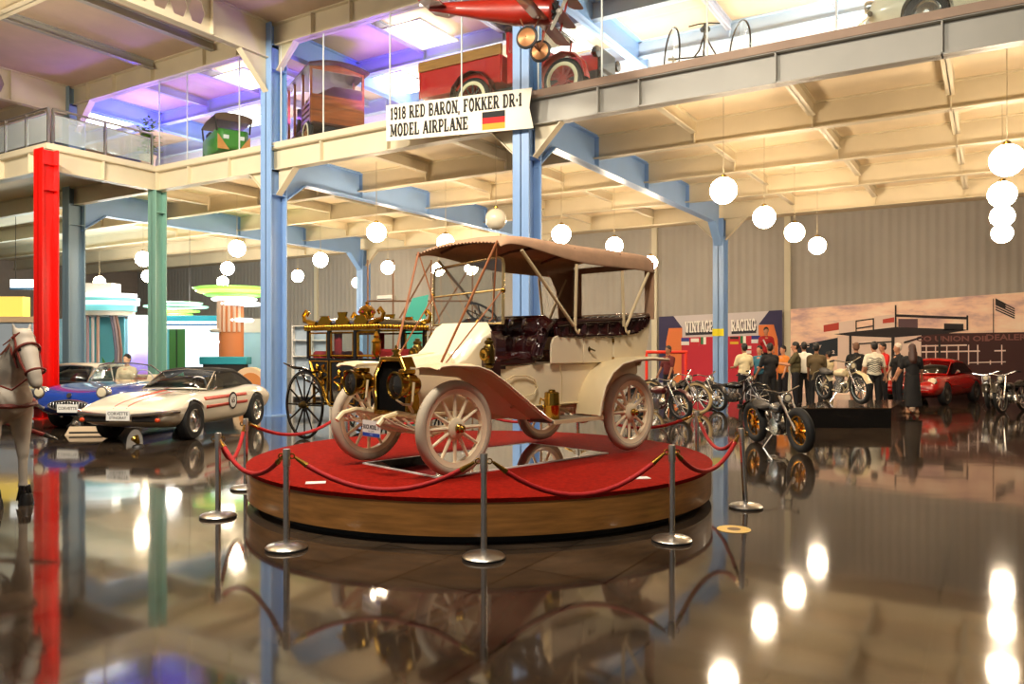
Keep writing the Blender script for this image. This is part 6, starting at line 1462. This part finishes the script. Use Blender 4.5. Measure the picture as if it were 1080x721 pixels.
MB().prism([(.5 * math.cos(PI * k / 12), .55 + .48 * math.sin(PI * k / 12)) for k in range(13)] + [(-.5, 0), (.5, 0)], 0, .3, M0).o('booth_back', mat('booth_cream', 'e8c8a0', .6), t)
MB().prism([(.36 * math.cos(PI * k / 12) + .05, .5 + .36 * math.sin(PI * k / 12)) for k in range(13)] + [(-.31, 0), (.41, 0)], .3, .32, M0).o('booth_inset', mat('booth_orange', 'd88a48', .6), t)
p = at(186, DS + 2.2); t = thing('neon_ring', 'stack of thin green neon rings hanging behind the green column', 'neon light', (p.x, p.y, zz(322)), YAW)
for y, r in ((316, .9), (320, 1.1), (325, .8), (329, .55)): MB().torus(r, .035, 40, 6, T(0, 0, zz(y) - zz(322))).o('neon_tube', neon_g if y % 2 else emat('neon_mint', 'a0f0d0', 1), t)
for dx in (-.5, .5): MB().tube([(dx, 0, zz(330) - zz(322)), (dx, 0, 6.42 - zz(322))], .008, 5).o('hanger', dark, t)
p = at(12, 25); t = thing('yellow_counter', 'yellow sign box on a cream shelf counter above the white horse', 'counter', (p.x, p.y, 0), YAW)
MB().bx(-.7, .48, -.2, .2, zat(334, 25), zat(313, 25)).o('sign_box', emat('yellow_lit', 'f0d060', .8), t); MB().bx(-.8, .9, -.3, .3, zat(340, 25), zat(334, 25)).o('shelf', mat('booth_cream', 'e8c8a0'), t); MB().bx(-.7, .8, -.2, .2, 0, zat(340, 25)).o('counter_base', mat('set_pale', 'b8c8d8', .6), t)
p = at(26, 26); t = thing('light_box', 'white light box with a blue lower edge left of the red column', 'sign', (p.x, p.y, zat(299, 26)), YAW)
MB().bx(-.45, .75, -.06, .06, -.14, .14).o('lit_face', neon_w, t); MB().bx(-.46, .76, -.07, .07, -.2, -.14).o('blue_edge', mat('set_blue', '3a78b8'), t)
for dx in (-.3, .5): MB().tube([(dx, 0, .14), (dx, 0, 6.42 - zat(299, 26))], .01, 5).o('hanger', dark, t)
pa, pb2 = at(58, 29.2), at(292, 29.2); g = MB(); L3 = (pb2 - pa).length
t = thing('stage_backdrop', 'pale blue painted backdrop wall behind the neon stage set', 'backdrop', (pa.x, pa.y, 0), YAW)
MB().bx(0, L3, 0, .1, 0, zat(336, 29.2)).o('painted_board', mat('set_sky', 'a8d4ea', .7, noise=.1, scale=.6), t)
MB().bx(L3 * .5, L3, -.02, -.0, 2.2, zat(336, 29.2)).o('board_cap', white, t)
# bits behind the carriage
p = at(324, 24.5); t = thing('display_shelf', 'white shelf unit with small boxes left of the gilded carriage roof', 'shelf', (p.x, p.y, 0), YAW)
for z in (.1, .75, 1.35, 1.85, 2.3): MB().bx(-.45, .75, -.15, .15, z, z + .03).o('shelf_board', white, t)
for x in (-.45, .15, .72): MB().bx(x, x + .03, -.15, .15, 0, 2.33).o('shelf_side', white, t)
MB().bx(-.45, .75, .15, .17, 0, 2.33).o('shelf_back', mat('set_pale', 'b8c8d8'), t)
p = at(436, 21.5); t = thing('turquoise_sign', 'turquoise leaning sign board seen behind the canopy straps of the vintage car', 'sign', (p.x, p.y, 0), YAW)
MB().prism([(-.25, 0), (.3, 0), (.3, 2.1), (.42, 3.1), (-.02, 3.0), (-.3, 2.3)], 0, .06, M0).o('sign_face', mat('sign_turquoise', '2a9a88', .5), t); MB().bx(-.3, .3, -.2, .3, 0, .04).o('sign_base', dark, t)
p = at(418, 24.5); t = thing('pipe_frame', 'steel pipe frame with diagonal braces behind the windshield of the vintage car', 'scaffold', (p.x, p.y, 0), YAW)
for x in (-.9, -.1, 1.1, 2.4): MB().tube([(x, 0, 0), (x, 0, 4.4)], .03, 6).o('upright_pipe', mat('pipe_brown', '7a5a42', .5, .4), t)
for a, b in (((-.9, 3.1), (2.4, 3.1)), ((-.9, 2.2), (2.4, 2.2)), ((-.1, 2.2), (1.1, 4.3)), ((1.1, 2.2), (2.4, 4.3))): MB().tube([(a[0], -.05, a[1]), (b[0], -.05, b[1])], .03, 6).o('brace_pipe', mat('pipe_brown', '7a5a42'), t)
p = at(337, 34.5); t = thing('wall_unit', 'small white air unit high on the back wall left of the carriage roof', 'air unit', (p.x, YB, zat(309, 35)), 0)
MB().bx(-.5, .5, -.25, 0, -.12, .12).o('unit_case', white, t, bevel=.03); MB().bx(-.45, .45, -.26, -.25, -.09, -.05).o('unit_vent', dark, t)
p = at(706, 23.8); t = thing('red_rail', 'red tubular barrier frame behind the tail of the vintage car', 'barrier', (p.x, p.y, 0), YAW)
MB().tube([(-.75, 0, 1.5), (.55, 0, 1.5)], .05, 8).o('top_rail', mat('rail_red', 'e03018', .4), t)
for x in (-.7, .5): MB().tube([(x, 0, 0), (x, 0, 1.5)], .045, 8).o('rail_post', mat('rail_red'  , 'e03018'), t)
